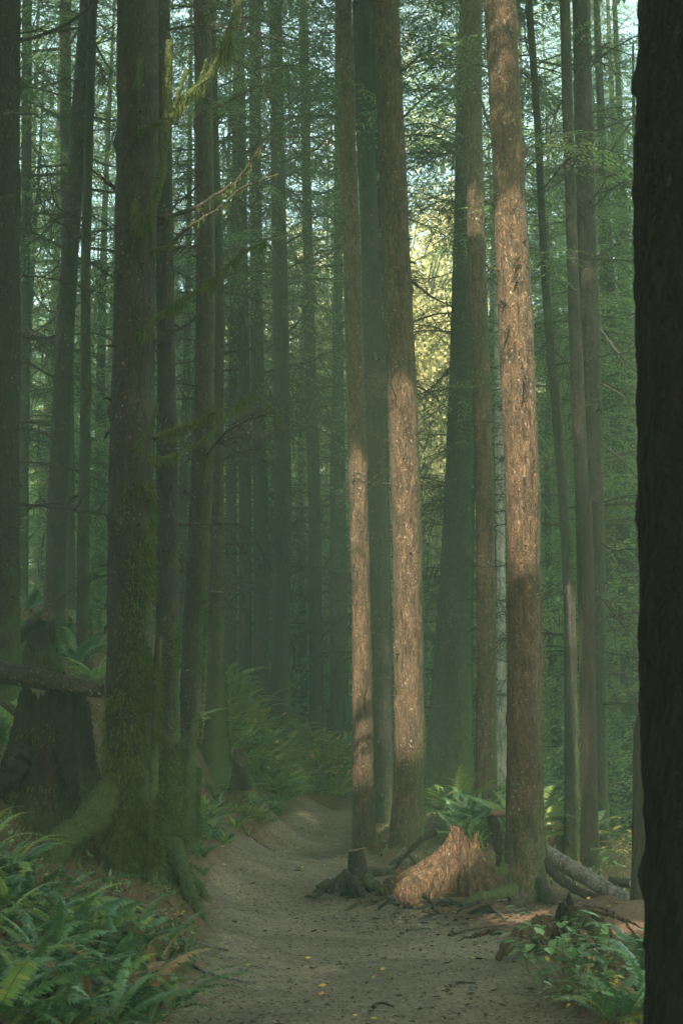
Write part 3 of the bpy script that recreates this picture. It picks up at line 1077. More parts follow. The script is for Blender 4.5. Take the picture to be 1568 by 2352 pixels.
tZ = tree('near black tree trunk along the right picture border', [(1690, 2600, 425), (1668, 2000, 375), (1655, 1500, 368), (1648, 900, 362), (1640, 300, 352), (1638, 0, 348)], 3.6, 24, mat='bark_dark', dead=0, crown=9.5, flare=.1, sides=90, dz=.035, knots=14, mossy=.2, moss_side=-.1)

for t_, n_ in ((tQ, 14), (tO, 9), (tU, 10), (tS, 8), (tE, 30), (tG, 14), (tF, 10), (tA, 10), (tX2, 10)):
    add_stubs(t_, t_.root, n_, .8, 9)

BM = []
for B_ in BOUGHS:
    mb = MB()
    mb.add(B_[0], B_[1], 0)
    mb.add(B_[2], B_[3], 1)
    BM.append(mb.mesh('bough', [M['needle_far'], M['twig']], smooth=False))


def add_boughs(t, n, lo, hi, smin=.8, smax=1.5):
    r = t.rng
    for _ in range(n):
        h = r.uniform(lo, hi)
        p, rad = trunk_at(t, h)
        az = r.uniform(0, 6.28)
        s = r.uniform(smin, smax)
        link('bough', BM[r.integers(len(BM))], t.root, p + np.array([math.cos(az), math.sin(az), 0]) * rad * .8, (r.normal() * .25, r.uniform(-.2, .25), az), (s, s, s))


for t_, n_, lo_, hi_ in ((tB, 9, 7, 13), (tC, 9, 6, 14), (tD1, 7, 8, 12), (tD2, 8, 7, 13), (tI, 12, 6, 13), (tJ, 12, 7, 13), (tK, 12, 7, 13), (tL, 10, 7, 12), (tM, 14, 5, 12), (tN, 12, 5, 12), (tN2, 10, 6, 12), (tP2, 5, 8, 12),
                         (tR, 8, 8, 12), (tR2, 12, 6, 12), (tT, 8, 6, 12), (tH, 6, 8, 12), (tV, 8, 6, 13), (tX2, 6, 7, 13)):
    add_boughs(t_, n_, lo_, hi_)

# mossy coats
trunk_moss(tE, tE.root, 16000, 3.2, side=-.45, width=.6, L=.05)
trunk_moss(tE, tE.root, 9000, 1.5, side=-1.6, width=1.2, L=.05)
trunk_moss(tF, tF.root, 6000, 2.2, side=-.6, width=.8, L=.028)
trunk_moss(tG, tG.root, 5000, 4.5, side=0.0, width=.5, L=.028)
trunk_moss(tH, tH.root, 3000, 4.0, side=0.0, width=.5, L=.03)
trunk_moss(tD3, tD3.root, 2200, 6.0, side=0.0, width=.5, L=.035)
trunk_moss(tR, tR.root, 6000, 9.0, side=-.8, width=1.3, L=.05)
trunk_moss(tQ, tQ.root, 2400, 6.0, side=0.1, width=.35, L=.02)
trunk_moss(tU, tU.root, 2500, 6.0, side=0.0, width=.3, L=.02)
trunk_moss(tV, tV.root, 1500, 9.0, side=0.0, width=.4, L=.03)
trunk_moss(tX2, tX2.root, 1800, 6.0, side=0.0, width=.4, L=.03)

# the traced limbs of the big mossy spruce
b = tE.base
limb('branch', tE.root, [(318, 530), (345, 485), (368, 410), (381, 310), (386, 200), (390, 92)], 10.75, (26, 16), moss=.75, strands=2080, slen=0.092, base=b, seed=1, y_end=10.2)
limb('branch', tE.root, [(383, 268), (425, 222), (470, 190), (505, 130), (530, 70), (552, -10)], 10.4, (16, 18), moss=.85, strands=4160, slen=0.196, base=b, seed=2, twigs=5)
limb('branch', tE.root, [(392, 272), (408, 220), (428, 158)], 10.35, (11, 8), moss=.8, strands=560, slen=0.069, base=b, seed=3)
limb('branch', tE.root, [(455, 215), (462, 180), (476, 135)], 10.45, (8, 5), moss=.8, strands=480, slen=0.115, base=b, seed=4)
limb('branch', tE.root, [(322, 300), (350, 288), (384, 274)], 10.8, (15, 9), moss=.9, strands=800, slen=0.057, base=b, seed=5, y_end=10.4)
limb('branch', tE.root, [(362, 502), (430, 485), (490, 452), (540, 418), (575, 372), (600, 335)], 10.9, (12, 5), moss=.35, strands=400, slen=0.092, base=b, seed=6, twigs=8)
limb('branch', tE.root, [(345, 582), (390, 562), (430, 525), (500, 480), (560, 430), (640, 400)], 10.9, (11, 4), moss=.5, strands=480, slen=0.069, base=b, seed=7, twigs=10)
limb('branch', tE.root, [(325, 768), (350, 738), (410, 693), (470, 655), (520, 615), (560, 578), (610, 555)], 10.8, (15, 5), moss=.8, strands=2880, slen=0.115, base=b, seed=8, twigs=6)
limb('branch', tE.root, [(352, 790), (390, 765), (440, 738), (470, 690)], 10.95, (11, 4), moss=.4, base=b, seed=9, twigs=5)
limb('branch', tE.root, [(352, 1007), (400, 988), (450, 968), (488, 950), (504, 946)], 10.9, (15, 9), moss=.7, strands=1120, slen=0.081, base=b, seed=10, twigs=2)
limb('branch', tE.root, [(340, 1048), (385, 1050), (430, 1030), (490, 990), (560, 915), (610, 925), (650, 975)], 10.9, (9, 4), moss=.8, strands=1280, slen=0.092, base=b, seed=11, twigs=4, y_end=11.4)
limb('branch', tE.root, [(306, 1038), (325, 1008), (350, 975), (362, 925)], 10.7, (12, 4), moss=.6, strands=400, slen=0.069, base=b, seed=12)
limb('branch', tE.root, [(275, 440), (245, 418), (210, 388)], 11.0, (11, 4), moss=.3, base=b, seed=13, twigs=4)
limb('branch', tE.root, [(316, 190), (322, 150), (320, 135)], 10.72, (11, 7), moss=.8, strands=480, slen=0.115, base=b, seed=14)
limb('branch', tE.root, [(310, 500), (314, 470), (312, 460)], 10.72, (12, 7), moss=.8, strands=560, slen=0.184, base=b, seed=15)
limb('root', tE.root, [(290, 1760), (230, 1842), (165, 1900), (110, 1960), (70, 2030)], 11.0, (84, 50), 'bark', moss=.9, strands=6000, slen=.055, base=b, seed=16, y_end=10.3)
b = tF.base
limb('root', tF.root, [(395, 1930), (420, 2000), (445, 2060), (475, 2120), (512, 2185)], 11.5, (46, 16), 'bark', moss=.8, strands=3000, slen=.05, base=b, seed=19, y_end=9.9)
limb('root', tF.root, [(420, 1990), (455, 2030), (480, 2075), (500, 2120)], 11.4, (30, 12), 'bark', moss=1.0, strands=900, slen=.03, base=b, seed=20, y_end=10.6)
limb('branch', tA.root, [(-20, 92), (70, 88), (140, 62), (190, 30), (230, -10)], 14.3, (9, 6), moss=.2, base=tA.base, seed=21, twigs=6)
limb('branch', tA.root, [(10, 262), (50, 261), (88, 264)], 14.6, (8, 5), moss=.3, base=tA.base, seed=22, mat='grey_log')
limb('branch', tA.root, [(0, 460), (20, 450), (40, 447)], 14.6, (8, 4), moss=.8, strands=250, slen=.12, base=tA.base, seed=23)
limb('branch', tG.root, [(490, 250), (540, 225), (600, 195), (640, 160)], 13, (5, 3), moss=.2, base=tG.base, seed=24, twigs=6)
limb('branch', tG.root, [(488, 850), (520, 850), (548, 850)], 12.9, (5, 3), 'bark_red', base=tG.base, seed=25)
limb('branch', tS.root, [(1076, 115), (1088, 172), (1108, 245), (1132, 312)], 17.7, (9, 6), moss=.1, base=tS.base, seed=26, y_end=16.5)
limb('branch', tU.root, [(1146, 622), (1120, 612), (1106, 590), (1098, 578)], 12.9, (6, 3), 'rot', base=tU.base, seed=27)
limb('branch', tU.root, [(1196, 825), (1199, 860), (1194, 905)], 12.72, (5, 4), moss=.1, base=tU.base, seed=28)
limb('branch', tU.root, [(1192, 588), (1184, 600), (1180, 612)], 12.76, (8, 4), base=tU.base, seed=29)
limb('branch', tU.root, [(1185, 630), (1180, 640), (1178, 648)], 12.76, (8, 4), base=tU.base, seed=30)
limb('branch', tU.root, [(1170, 745), (1158, 760), (1148, 778)], 12.8, (6, 3), base=tU.base, seed=31)
limb('branch', tO.root, [(838, 993), (865, 1003), (893, 1017)], 16.3, (4, 3), 'rot', base=tO.base, seed=32)
limb('branch', tO.root, [(806, 1092), (822, 1086), (842, 1098)], 16.3, (4, 3), base=tO.base, seed=33)
limb('branch', tQ.root, [(952, 998), (975, 985), (996, 966)], 15.9, (8, 5), base=tQ.base, seed=34)
limb('branch', tQ.root, [(915, 168), (940, 150), (966, 122)], 15.9, (8, 4), base=tQ.base, seed=35)
limb('branch', tQ.root, [(916, 280), (960, 235), (1010, 190), (1070, 145)], 15.9, (6, 3), base=tQ.base, seed=36, twigs=3)
limb('branch', tQ.root, [(945, 645), (990, 680), (1040, 705)], 15.9, (6, 3), base=tQ.base, seed=37, twigs=4)
limb('branch', tX2.root, [(1362, 405), (1400, 350), (1445, 285), (1470, 260)], 17.3, (7, 3), base=tX2.base, seed=38, twigs=5)
limb('branch', tX2.root, [(1365, 590), (1420, 560), (1475, 540)], 17.3, (6, 3), base=tX2.base, seed=39, twigs=5)
limb('branch', tX2.root, [(1376, 755), (1410, 800), (1470, 865)], 17.3, (6, 4), 'grey_log', base=tX2.base, seed=40)
limb('branch', tX2.root, [(1378, 880), (1430, 910), (1480, 945)], 17.3, (5, 3), 'grey_log', base=tX2.base, seed=41)
limb('branch', tX2.root, [(1378, 1020), (1430, 1060), (1475, 1110)], 17.3, (6, 4), moss=.3, base=tX2.base, seed=42, twigs=2)
limb('branch', tX2.root, [(1350, 140), (1380, 110), (1400, 95)], 17.3, (6, 3), base=tX2.base, seed=43)
limb('root', tU.root, [(1180, 2040), (1130, 2048), (1070, 2072), (1005, 2098)], 12.8, (40, 14), 'bark', moss=.75, strands=500, slen=.02, base=tU.base, seed=44, y_end=12.2)
limb('root', tU.root, [(1170, 1985), (1120, 2000), (1080, 2022), (1060, 2060)], 13.0, (44, 30), 'bark', moss=.9, strands=900, slen=.025, base=tU.base, seed=45, y_end=12.7)
limb('root', tU.root, [(1235, 2020), (1262, 2060), (1290, 2085), (1330, 2105)], 12.9, (34, 12), 'bark', moss=.3, base=tU.base, seed=46, y_end=12.2)
limb('root', tU.root, [(1195, 2050), (1180, 2090), (1150, 2110), (1110, 2125)], 12.75, (36, 10), 'bark_red', moss=.2, base=tU.base, seed=47, y_end=11.9)
limb('root', tU.root, [(1100, 2068), (1060, 2085), (1035, 2110), (1000, 2120)], 12.3, (12, 6), 'bark', moss=.3, base=tU.base, seed=48, y_end=11.9)

# ------------------------------------------------------------------ broken snags, stumps, logs
def snag(label, ctrl, Y, mat, cut, seed, cat='snag', mossy=.3, moss_side=.2, **kw):
    z0, z1 = at(*ctrl[0][:2], Y)[2], at(*ctrl[-1][:2], Y)[2]
    t = build_trunk(ctrl, Y, z1 - z0, M[mat], seed, cut=cut, knots=4, mossy=mossy, moss_side=moss_side, **kw)
    root = empty('broken_snag', t.base, label, cat)
    link('trunk', t.mb.mesh('trunk', [M[mat]]), root)
    t.root = root
    return t


s1 = snag('broken snag with brown splintered top in front of the thin bowing trunk', [(1312, 1968, 33), (1311, 1700, 30), (1309, 1500, 28), (1308, 1335, 24)], 16.8, 'bark', .22, 61, mossy=.5, moss_side=.5)
s2 = snag('tall broken snag with reddish torn tip against the twin trunks', [(1356, 1960, 34), (1352, 1600, 31), (1350, 1350, 28), (1346, 1150, 23)], 16.6, 'rot_dark', .35, 62)
s3 = snag('short grey broken snag beside the near black trunk', [(1470, 2068, 36), (1469, 1900, 33), (1468, 1640, 30)], 12, 'rot_dark', .2, 63)
s4 = snag('mossy sawn-off pole leaning against the big mossy tree', [(352, 1985, 22), (353, 1750, 20), (360, 1560, 19), (366, 1452, 16)], 10.72, 'bark', .05, 64, cat='pole', mossy=.9, moss_side=.9, flare=.1, sides=18, dz=.05)
trunk_moss(s4, s4.root, 3500, 1.8, side=0, width=.7, L=.03)
trunk_moss(s1, s1.root, 900, 2.2, side=0, width=.5, L=.03)


def stump(name, label, px, py, Y, wpx, hpx, mat, seed, prof=1.6, lobes=6, lob=.5, top=None, jag=.1, taper=.5, mossy=.3, sides=64, rows=40, extra=None, yscale=1.0, grain=.05, cap='hollow', mats=None, foot=None, ribs=0.0):
    """a stump: ring by ring, radius falling from a root-flared foot to a broken rim; top(theta) gives the rim height 0..1"""
    r = np.random.default_rng(seed)
    base = at(px, py, Y)
    s = scale_at(px, py, Y)
    R0, Hh = wpx * s / 2, hpx * s
    th = np.linspace(0, 2 * np.pi, sides, endpoint=False)
    hth = np.ones(sides) if top is None else np.array([top(a) for a in th])
    hth = hth + jag * np.abs(r.normal(size=sides)) * .5 + jag * .5 * np.sin(th * 7 + 1) * .5
    u = np.linspace(-.18, 1, rows)[:, None]
    TH = th[None] + 0 * u
    taperR = taper + (1 - taper) * np.clip(1 - np.maximum(u, 0), 0, 1) ** prof
    taperR = np.where(u < 0, 1 + .15 * (-u / .18), taperR)
    ph = r.uniform(0, 6.28)
    l = 1 + lob * (np.cos(lobes * TH + ph + .7 * np.sin(2 * TH)) - .2) * np.clip(1 - np.maximum(u, 0) * 1.3, 0, 1) ** 1.2
    g = sines(seed + 3, 10, 1.0, 2)
    g2 = sines(seed + 5, 14, 1.0, 2)
    if foot is not None:
        ft = np.array([foot(a) for a in th])[None]
        taperR = taper + (taperR - taper) * ft
    RR = (1 - ribs * np.abs(np.sin(TH * 13 + 1.5 * np.sin(TH * 3) + u * .8))) * R0 * taperR * l * (1 + grain * g(TH * 9, u * 1.5) + grain * .7 * g2(TH * 24, u * 2.5) + .01 * r.normal(size=TH.shape))
    Z = Hh * np.where(u < 0, u * 2.5, u * hth[None])
    X = RR * np.cos(TH)
    Yv = RR * np.sin(TH) * yscale
    V = np.stack([X, Yv, Z], -1).reshape(-1, 3)
    mo = np.clip(mossy * (.5 + .6 * g(TH * 2 + 5, u * 4)), 0, 1)
    mb = MB()
    mb.add(V, grid_faces(rows, sides), 0, mo.ravel())
    rim = V[-sides:]
    cm = 1 if mats else 0
    if cap == 'flat':
        c = rim.mean(0)
        inner = c + (rim - c) * .5
        mb.add(np.vstack([rim, inner, c[None]]), np.array([[i, (i + 1) % sides, sides + (i + 1) % sides, sides + i] for i in range(sides)]), cm)
        k = mb.n - 2 * sides - 1
        mb.f.setdefault(3, []).append((np.array([[sides + i, sides + (i + 1) % sides, 2 * sides] for i in range(sides)]) + k, cm))
    else:
        c = rim.mean(0) * [1, 1, 0]
        in1 = c + (rim - c) * [.8, .8, .96] + r.normal(size=rim.shape) * .006
        in2 = c + (rim - c) * [.6, .6, .55] + r.normal(size=rim.shape) * .012
        cc = c + [0, 0, Hh * .28]
        A = np.vstack([rim, in1, in2, cc[None]])
        q = [[i + a * sides, (i + 1) % sides + a * sides, (i + 1) % sides + (a + 1) * sides, i + (a + 1) * sides] for a in (0, 1) for i in range(sides)]
        mb.add(A, q, cm)
        k = mb.n - len(A)
        mb.f.setdefault(3, []).append((np.array([[2 * sides + i, 2 * sides + (i + 1) % sides, 3 * sides] for i in range(sides)]) + k, cm))
    root = empty(name, base, label, 'stump')
    body = link('trunk', mb.mesh('trunk', mats or [M[mat]]), root)
    return root, base, V.reshape(rows, sides, 3)


def gauss(a, c, s):
    d = (a - c + math.pi) % (2 * math.pi) - math.pi
    return math.exp(-(d / s) ** 2)


# the orange rotten stump: tall spike at the front left of its rim, ragged dark wall at the right, long ribs running left
rt, rb, rv_ = stump('rotten_stump', 'orange rotten stump with a torn spike, spreading into roots', 1068, 2018, 13.0, 165, 106, 'rot', 71, prof=1.9, lobes=7, lob=.16,
                  ribs=.13, top=lambda a: .70 + .40 * min(1, 1.9 * gauss(a, math.radians(215), .8)) - .12 * gauss(a, math.radians(285), .3) + .30 * gauss(a, math.radians(335), .35) + .2 * gauss(a, math.radians(90), .6), jag=.03, taper=.42, mossy=.45, sides=220, rows=90, grain=.13,
                  foot=lambda a: 1 + 2.3 * gauss(a, math.radians(192), .5) + .9 * gauss(a, math.radians(225), .18) + .7 * gauss(a, math.radians(262), .2) + .6 * gauss(a, math.radians(310), .3))
limb('root', rt, [(1130, 1870), (1138, 1905), (1146, 1950), (1140, 1985)], 12.9, (24, 16), 'rot_dark', moss=.4, base=rb, seed=55)
limb('root', rt, [(1000, 1905), (965, 1928), (935, 1955), (905, 1985)], 13.2, (16, 8), 'rot_dark', moss=.2, base=rb, seed=56, y_end=13.3)

rr_ = np.random.default_rng(45)
for k in range(30):
    px, py = rr_.uniform(880, 1180), rr_.uniform(1985, 2095)
    dx = rr_.choice([-1, 1]) * rr_.uniform(40, 110)
    q = hit_ground(px, py, 9, 16)
    e = hit_ground(px + dx, py + rr_.uniform(5, 45), 9, 16)
    m_ = (q + e) / 2 + [0, 0, rr_.uniform(.03, .10)] + rr_.normal(size=3) * .03
    A_ = smooth_path([q - [0, 0, .02], m_, e - [0, 0, .03]], 14) - rb
    mb = MB()
    tube(mb, A_, np.linspace(rr_.uniform(.022, .048), .010, 14), 7, att=rr_.uniform(0, .6), rough=.15, rng=rr_)
    link('root', mb.mesh('root', [M[('rot', 'bark', 'rot_dark', 'twig')[k % 4]]]), rt)

# small sawn stump on the trail edge
ct, cb, _ = stump('sawn_stump', 'small dark sawn stump on the trail edge with roots to its left', 820, 2040, 13.2, 62, 86, 'bark', 72, prof=3.0, lobes=4, lob=.3, top=lambda a: 1 + .05 * math.cos(a), jag=.01, taper=.66, mossy=.65, cap='flat', mats=[M['bark'], M['cut']])
limb('root', ct, [(800, 2010), (765, 2025), (735, 2035), (700, 2050)], 13.1, (40, 14), 'bark', moss=.4, base=cb, seed=57, y_end=12.9)
limb('root', ct, [(838, 2010), (862, 2030), (885, 2045), (920, 2055)], 13.1, (30, 9), 'bark', moss=.7, base=cb, seed=58, y_end=12.9)
limb('root', ct, [(815, 2020), (835, 2048), (842, 2062)], 13.0, (26, 10), 'bark', moss=.4, base=cb, seed=59, y_end=12.8)
limb('root', ct, [(850, 2035), (880, 2052), (896, 2066), (912, 2062)], 13.0, (10, 6), 'bark', moss=.4, base=cb, seed=60, y_end=12.8)

# broken root stump by the trail at the right
KY = float(hit_ground(1290, 2178, 7, 14)[1]) + .1
kt, kb, _ = stump('broken_root_stump', 'broken root stump with a pointed spike below the tallest sunlit trunk', 1290, 2185, KY, 165, 62, 'rot_dark', 73, prof=1.4, lobes=4, lob=.4,
                  top=lambda a: .7 + 1.0 * gauss(a, math.radians(80), .5), jag=.12, taper=.5, mossy=.45, sides=90, yscale=.8, ribs=.08)
limb('root', kt, [(1265, 2110), (1225, 2125), (1185, 2145), (1140, 2178)], KY-0.1, (50, 40), 'rot', moss=.15, base=kb, seed=61, y_end=KY-0.4)
limb('root', kt, [(1305, 2050), (1308, 2085), (1300, 2120), (1285, 2150)], KY-0.1, (7, 52), 'rot_dark', moss=.25, base=kb, seed=62)
limb('root', kt, [(1320, 2105), (1350, 2115), (1372, 2145), (1385, 2185), (1392, 2215)], KY-0.3, (36, 10), 'rot_dark', moss=.6, strands=400, slen=.02, base=kb, seed=63, y_end=KY-0.8)
limb('root', kt, [(1330, 2090), (1375, 2105), (1400, 2135), (1415, 2175)], KY-0.2, (14, 6), 'bark_red', base=kb, seed=64, y_end=KY-0.7)
limb('root', kt, [(1320, 2085), (1380, 2092), (1430, 2105), (1490, 2120)], KY+0.0, (12, 6), 'bark_red', base=kb, seed=65, y_end=KY-0.4)
limb('root', kt, [(1340, 2080), (1400, 2090), (1440, 2120), (1475, 2150)], KY+0.2, (9, 5), 'bark_red', base=kb, seed=66, y_end=KY-0.4)
limb('root', kt, [(1150, 2135), (1110, 2140), (1050, 2143)], KY-0.1, (14, 6), 'rot', base=kb, seed=67, y_end=KY-0.2)

# big dark nurse stump at the left
rs0 = np.random.default_rng(5)
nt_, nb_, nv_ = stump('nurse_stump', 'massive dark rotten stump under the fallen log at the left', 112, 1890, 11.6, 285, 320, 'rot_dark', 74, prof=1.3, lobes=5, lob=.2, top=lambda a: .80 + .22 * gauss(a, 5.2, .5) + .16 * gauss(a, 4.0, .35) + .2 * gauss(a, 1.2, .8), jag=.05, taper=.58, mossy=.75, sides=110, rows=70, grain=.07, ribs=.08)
limb('root', nt_, [(70, 1700), (30, 1760), (-20, 1830)], 11.2, (60, 40), 'rot_dark', moss=.3, base=nb_, seed=68)
limb('root', nt_, [(150, 1640), (160, 1740), (175, 1850)], 11.1, (40, 34), 'rot_dark', moss=.15, base=nb_, seed=69)

# smaller stump on the left slope and the one on the fern bank
st2, sb2, sv2 = stump('mossy_stump', 'mossy ragged stump on the far left slope between two dark trunks', 92, 1565, 16.5, 120, 110, 'rot_dark', 75, prof=1.3, lobes=5, lob=.3, top=lambda a: .85 + .3 * math.sin(a), jag=.2, taper=.55, mossy=.7, sides=60)
st3, sb3, _ = stump('cut_stump', 'small tilted cut stump with pale face on the fern bank', 552, 1792, 17.0, 44, 50, 'bark', 76, prof=2, lobes=4, lob=.25, top=lambda a: 1.0 + .42 * math.sin(a - .5), jag=.01, taper=.8, mossy=.6, cap='flat', mats=[M['bark'], M['rot']], sides=40)
for rt_, b_, V_, n_, nm_ in ((nt_, nb_, nv_, 5000, 0), (st2, sb2, sv2, 1500, 0), (rt, rb, rv_, 700, 1)):
    i_ = rs0.integers(8, V_.shape[0], n_)
    j_ = rs0.integers(0, V_.shape[1], n_)
    P_ = V_[i_, j_] + rs0.normal(size=(n_, 3)) * .02
    cl_ = sines(17 + n_, 8, 1.0, 3)(P_[:, 0] * 5, P_[:, 1] * 5, P_[:, 2] * 5) > .05
    mb = MB()
    moss_strands(mb, P_[cl_], unit(V_[i_, j_][cl_] * [1, 1, 0] + 1e-6), .06, rs0, .007, .8)
    link('moss', mb.mesh('moss', [M['moss']], smooth=False), rt_)


def log(name, label, pix, Y, y_end, w, mat, seed, moss=.2, strands=0, cat='log', cutmat=None, n=50):
    r = np.random.default_rng(seed)
    P = np.array([at(px, py, Y + (y_end - Y) * i / (len(pix) - 1)) for i, (px, py) in enumerate(pix)])
    A = smooth_path(P, n)
    c = A.mean(0)
    s = scale_at(pix[0][0], pix[0][1], Y)
    R = np.linspace(w[0], w[1], n) * s / 2
    root = empty(name, c, label, cat)
    g = sines(seed, 8, 1.0, 2)
    T, Nn, B = frames(A)
    k = 26
    th = np.linspace(0, 2 * np.pi, k, endpoint=False)
    RR = R[:, None] * (1 + .05 * g(np.cos(th)[None] * 3 + np.arange(n)[:, None] * .15, np.sin(th)[None] * 3) + .02 * r.normal(size=(n, k)))
    V = A[:, None] + RR[..., None] * (np.cos(th)[None, :, None] * Nn[:, None] + np.sin(th)[None, :, None] * B[:, None])
    up = (V - A[:, None])[..., 2] / RR
    mb = MB()
    mo = np.clip(moss * (.6 + .4 * up), 0, 1)
    mb.add(V.reshape(-1, 3) - c, grid_faces(n, k), 0, mo.ravel())
    link('trunk', mb.mesh('trunk', [M[mat]]), root)
    for e, sgn in ((0, -1), (n - 1, 1)):
        m2 = MB()
        ring = V[e] - c
        cen = ring.mean(0)
        inn = cen + (ring - cen) * .5 - sgn * T[e] * R[e] * .08
        m2.add(np.vstack([ring, inn, cen[None]]), [[i, (i + 1) % k, k + (i + 1) % k, k + i] for i in range(k)], 0)
        m2.f.setdefault(3, []).append((np.array([[k + i, k + (i + 1) % k, 2 * k] for i in range(k)]), 0))
        link('cut_end', m2.mesh('cut_end', [M[cutmat or 'cut']]), root)
    if strands:
        m3 = MB()
        i = r.integers(0, n, strands)
        j = r.integers(0, k, strands)
        ok = up[i, j] > -.2
        moss_strands(m3, V[i, j][ok] - c, unit((V - A[:, None])[i, j][ok]), .03, r, .005, .4)
        link('moss', m3.mesh('moss', [M['moss']], smooth=False), root)
    return root, c


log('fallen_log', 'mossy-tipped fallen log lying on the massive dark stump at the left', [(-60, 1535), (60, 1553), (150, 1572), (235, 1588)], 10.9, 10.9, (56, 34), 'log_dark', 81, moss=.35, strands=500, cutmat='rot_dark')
lg, lc = log('fallen_log', 'fallen log in painted sky-lit grey sloping down behind the tallest sunlit trunk', [(1190, 1922), (1293, 1984), (1396, 2046), (1500, 2108)], 13.4, 12.4, (40, 32), 'grey_log', 82, moss=.3)
limb('branch', lg, [(1240, 1975), (1300, 2030), (1360, 2060), (1420, 2085)], 13.0, (26, 14), 'rot_dark', moss=.2, base=lc, seed=83, y_end=12.6)
log('fallen_log', 'short mossy log end lying behind the grey log', [(1400, 2022), (1432, 2028), (1452, 2030)], 14.5, 14.3, (20, 22), 'bark', 84, moss=.5)
log('cut_log', 'mossy log with round reddish sawn end beside the slim left trunk', [(107, 1412), (70, 1440), (20, 1480)], 16.2, 17.5, (30, 40), 'rot_dark', 85, moss=.6, strands=700, cutmat='rot')
log('fallen_log', 'thin fallen mossy pole low on the left slope behind the massive stump', [(-20, 1590), (40, 1640), (85, 1690)], 13.5, 13.0, (20, 16), 'bark', 86, moss=.6, strands=500)
log('fallen_log', 'pale chunk of wood on top of the orange stump rim', [(1128, 1872), (1146, 1868), (1160, 1872)], 13.3, 13.4, (18, 14), 'cut', 87, moss=.1, cat='wood chunk')

# ------------------------------------------------------------------ background conifers
rb_ = np.random.default_rng(55)
BT = []
for i in range(3):
    mb = MB()
    hz = np.linspace(-.4, 24, 60)
    P = np.stack([.12 * np.sin(hz * .25 + i), .1 * np.cos(hz * .2 + i), hz], -1)
    tube(mb, P, np.interp(hz, [-.4, .3, 24], [.26, .19, .03]), 12, att=.3, rough=.04, rng=rb_)
    BT.append(mb.mesh('trunk', [M['bark']]))


def far_tree(x, y, kind, sz, sxy, leaf, label, group, z0=0.0, bi=None, cat='tree', name='conifer_tree', trunk_s=1.0, dead=0):
    z = float(ground(x, y))
    root = empty(name, (x, y, z - .05), label, cat, group)
    i = int(rb_.integers(3))
    link('trunk', BT[i], root, (0, 0, 0), (0, 0, rb_.uniform(0, 6.28)), (trunk_s, trunk_s, (z0 + 12 * sz) / 23.0))
    put_crown(root, kind, i if bi is None else bi, leaf, (x, y, z), (0, 0, z0), rb_.uniform(0, 6.28), sxy, sz)
    for _ in range(dead):
        h = rb_.uniform(1.5, max(z0, 6) + 1)
        L = rb_.uniform(.8, 2.4)
        az = rb_.uniform(0, 6.28)
        link('branch', DEAD[rb_.integers(8)], root, (0, 0, h), (rb_.normal() * .4, rb_.uniform(-.2, .3), az), (L, L, L))
    return root


# (picture x, distance): slim conifers with live crowns behind the front trunks
for px, y, sz, dead in [(30, 36, 1.5, 14), (215, 33, 1.4, 14), (410, 30, 1.4, 16), (515, 38, 1.5, 12), (620, 36, 1.5, 14), (690, 42, 1.6, 12), (755, 52, 1.7, 6), (820, 44, 1.6, 8), (1150, 36, 1.4, 12), (1230, 33, 1.3, 14),
                        (1300, 50, 1.6, 6), (345, 50, 1.7, 4), (150, 52, 1.8, 6), (1410, 27, 1.9, 14), (1455, 31, 2.1, 12), (1370, 35, 2.2, 10), (1430, 24, 1.6, 12)]:
    far_tree(at(px, 1500, y)[0], y, 'c', sz * .62, 1.15, 'needle', 'distant slim conifer faint in the green haze behind the front trunks', 'distant conifers behind the front trunks', z0=rb_.uniform(7, 11), dead=dead, trunk_s=rb_.uniform(.6, .95))

for px, y, z0, sz in [(930, 42, 19, 1.0), (1065, 47, 20, 1.0), (1225, 38, 13, 1.3), (1285, 45, 13, 1.4), (1425, 42, 12, 1.4), (1395, 32, 11, 1.2), (240, 40, 13, 1.3), (90, 40, 13, 1.3), (1465, 27, 9, 1.2)]:
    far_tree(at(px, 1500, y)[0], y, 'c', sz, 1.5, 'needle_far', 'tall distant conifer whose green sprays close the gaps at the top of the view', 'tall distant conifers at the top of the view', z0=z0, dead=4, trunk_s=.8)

# bushy conifers with foliage to the ground farther back
for k in range(64):
    y = 38 + 46 * rb_.uniform() ** .9
    px = -150 + 1900 * (k * 37 % 64 + rb_.uniform()) / 64
    if 920 < px < 1080 and y < 66:
        y = 70 + 12 * rb_.uniform()
    far_tree(at(px, 1500, y)[0], y, 'f', rb_.uniform(.9, 1.35) + (y > 52) * .35, rb_.uniform(1.2, 1.8), 'needle_far', 'bushy far conifer closing the view between the trunks', 'bushy far conifers closing the view')

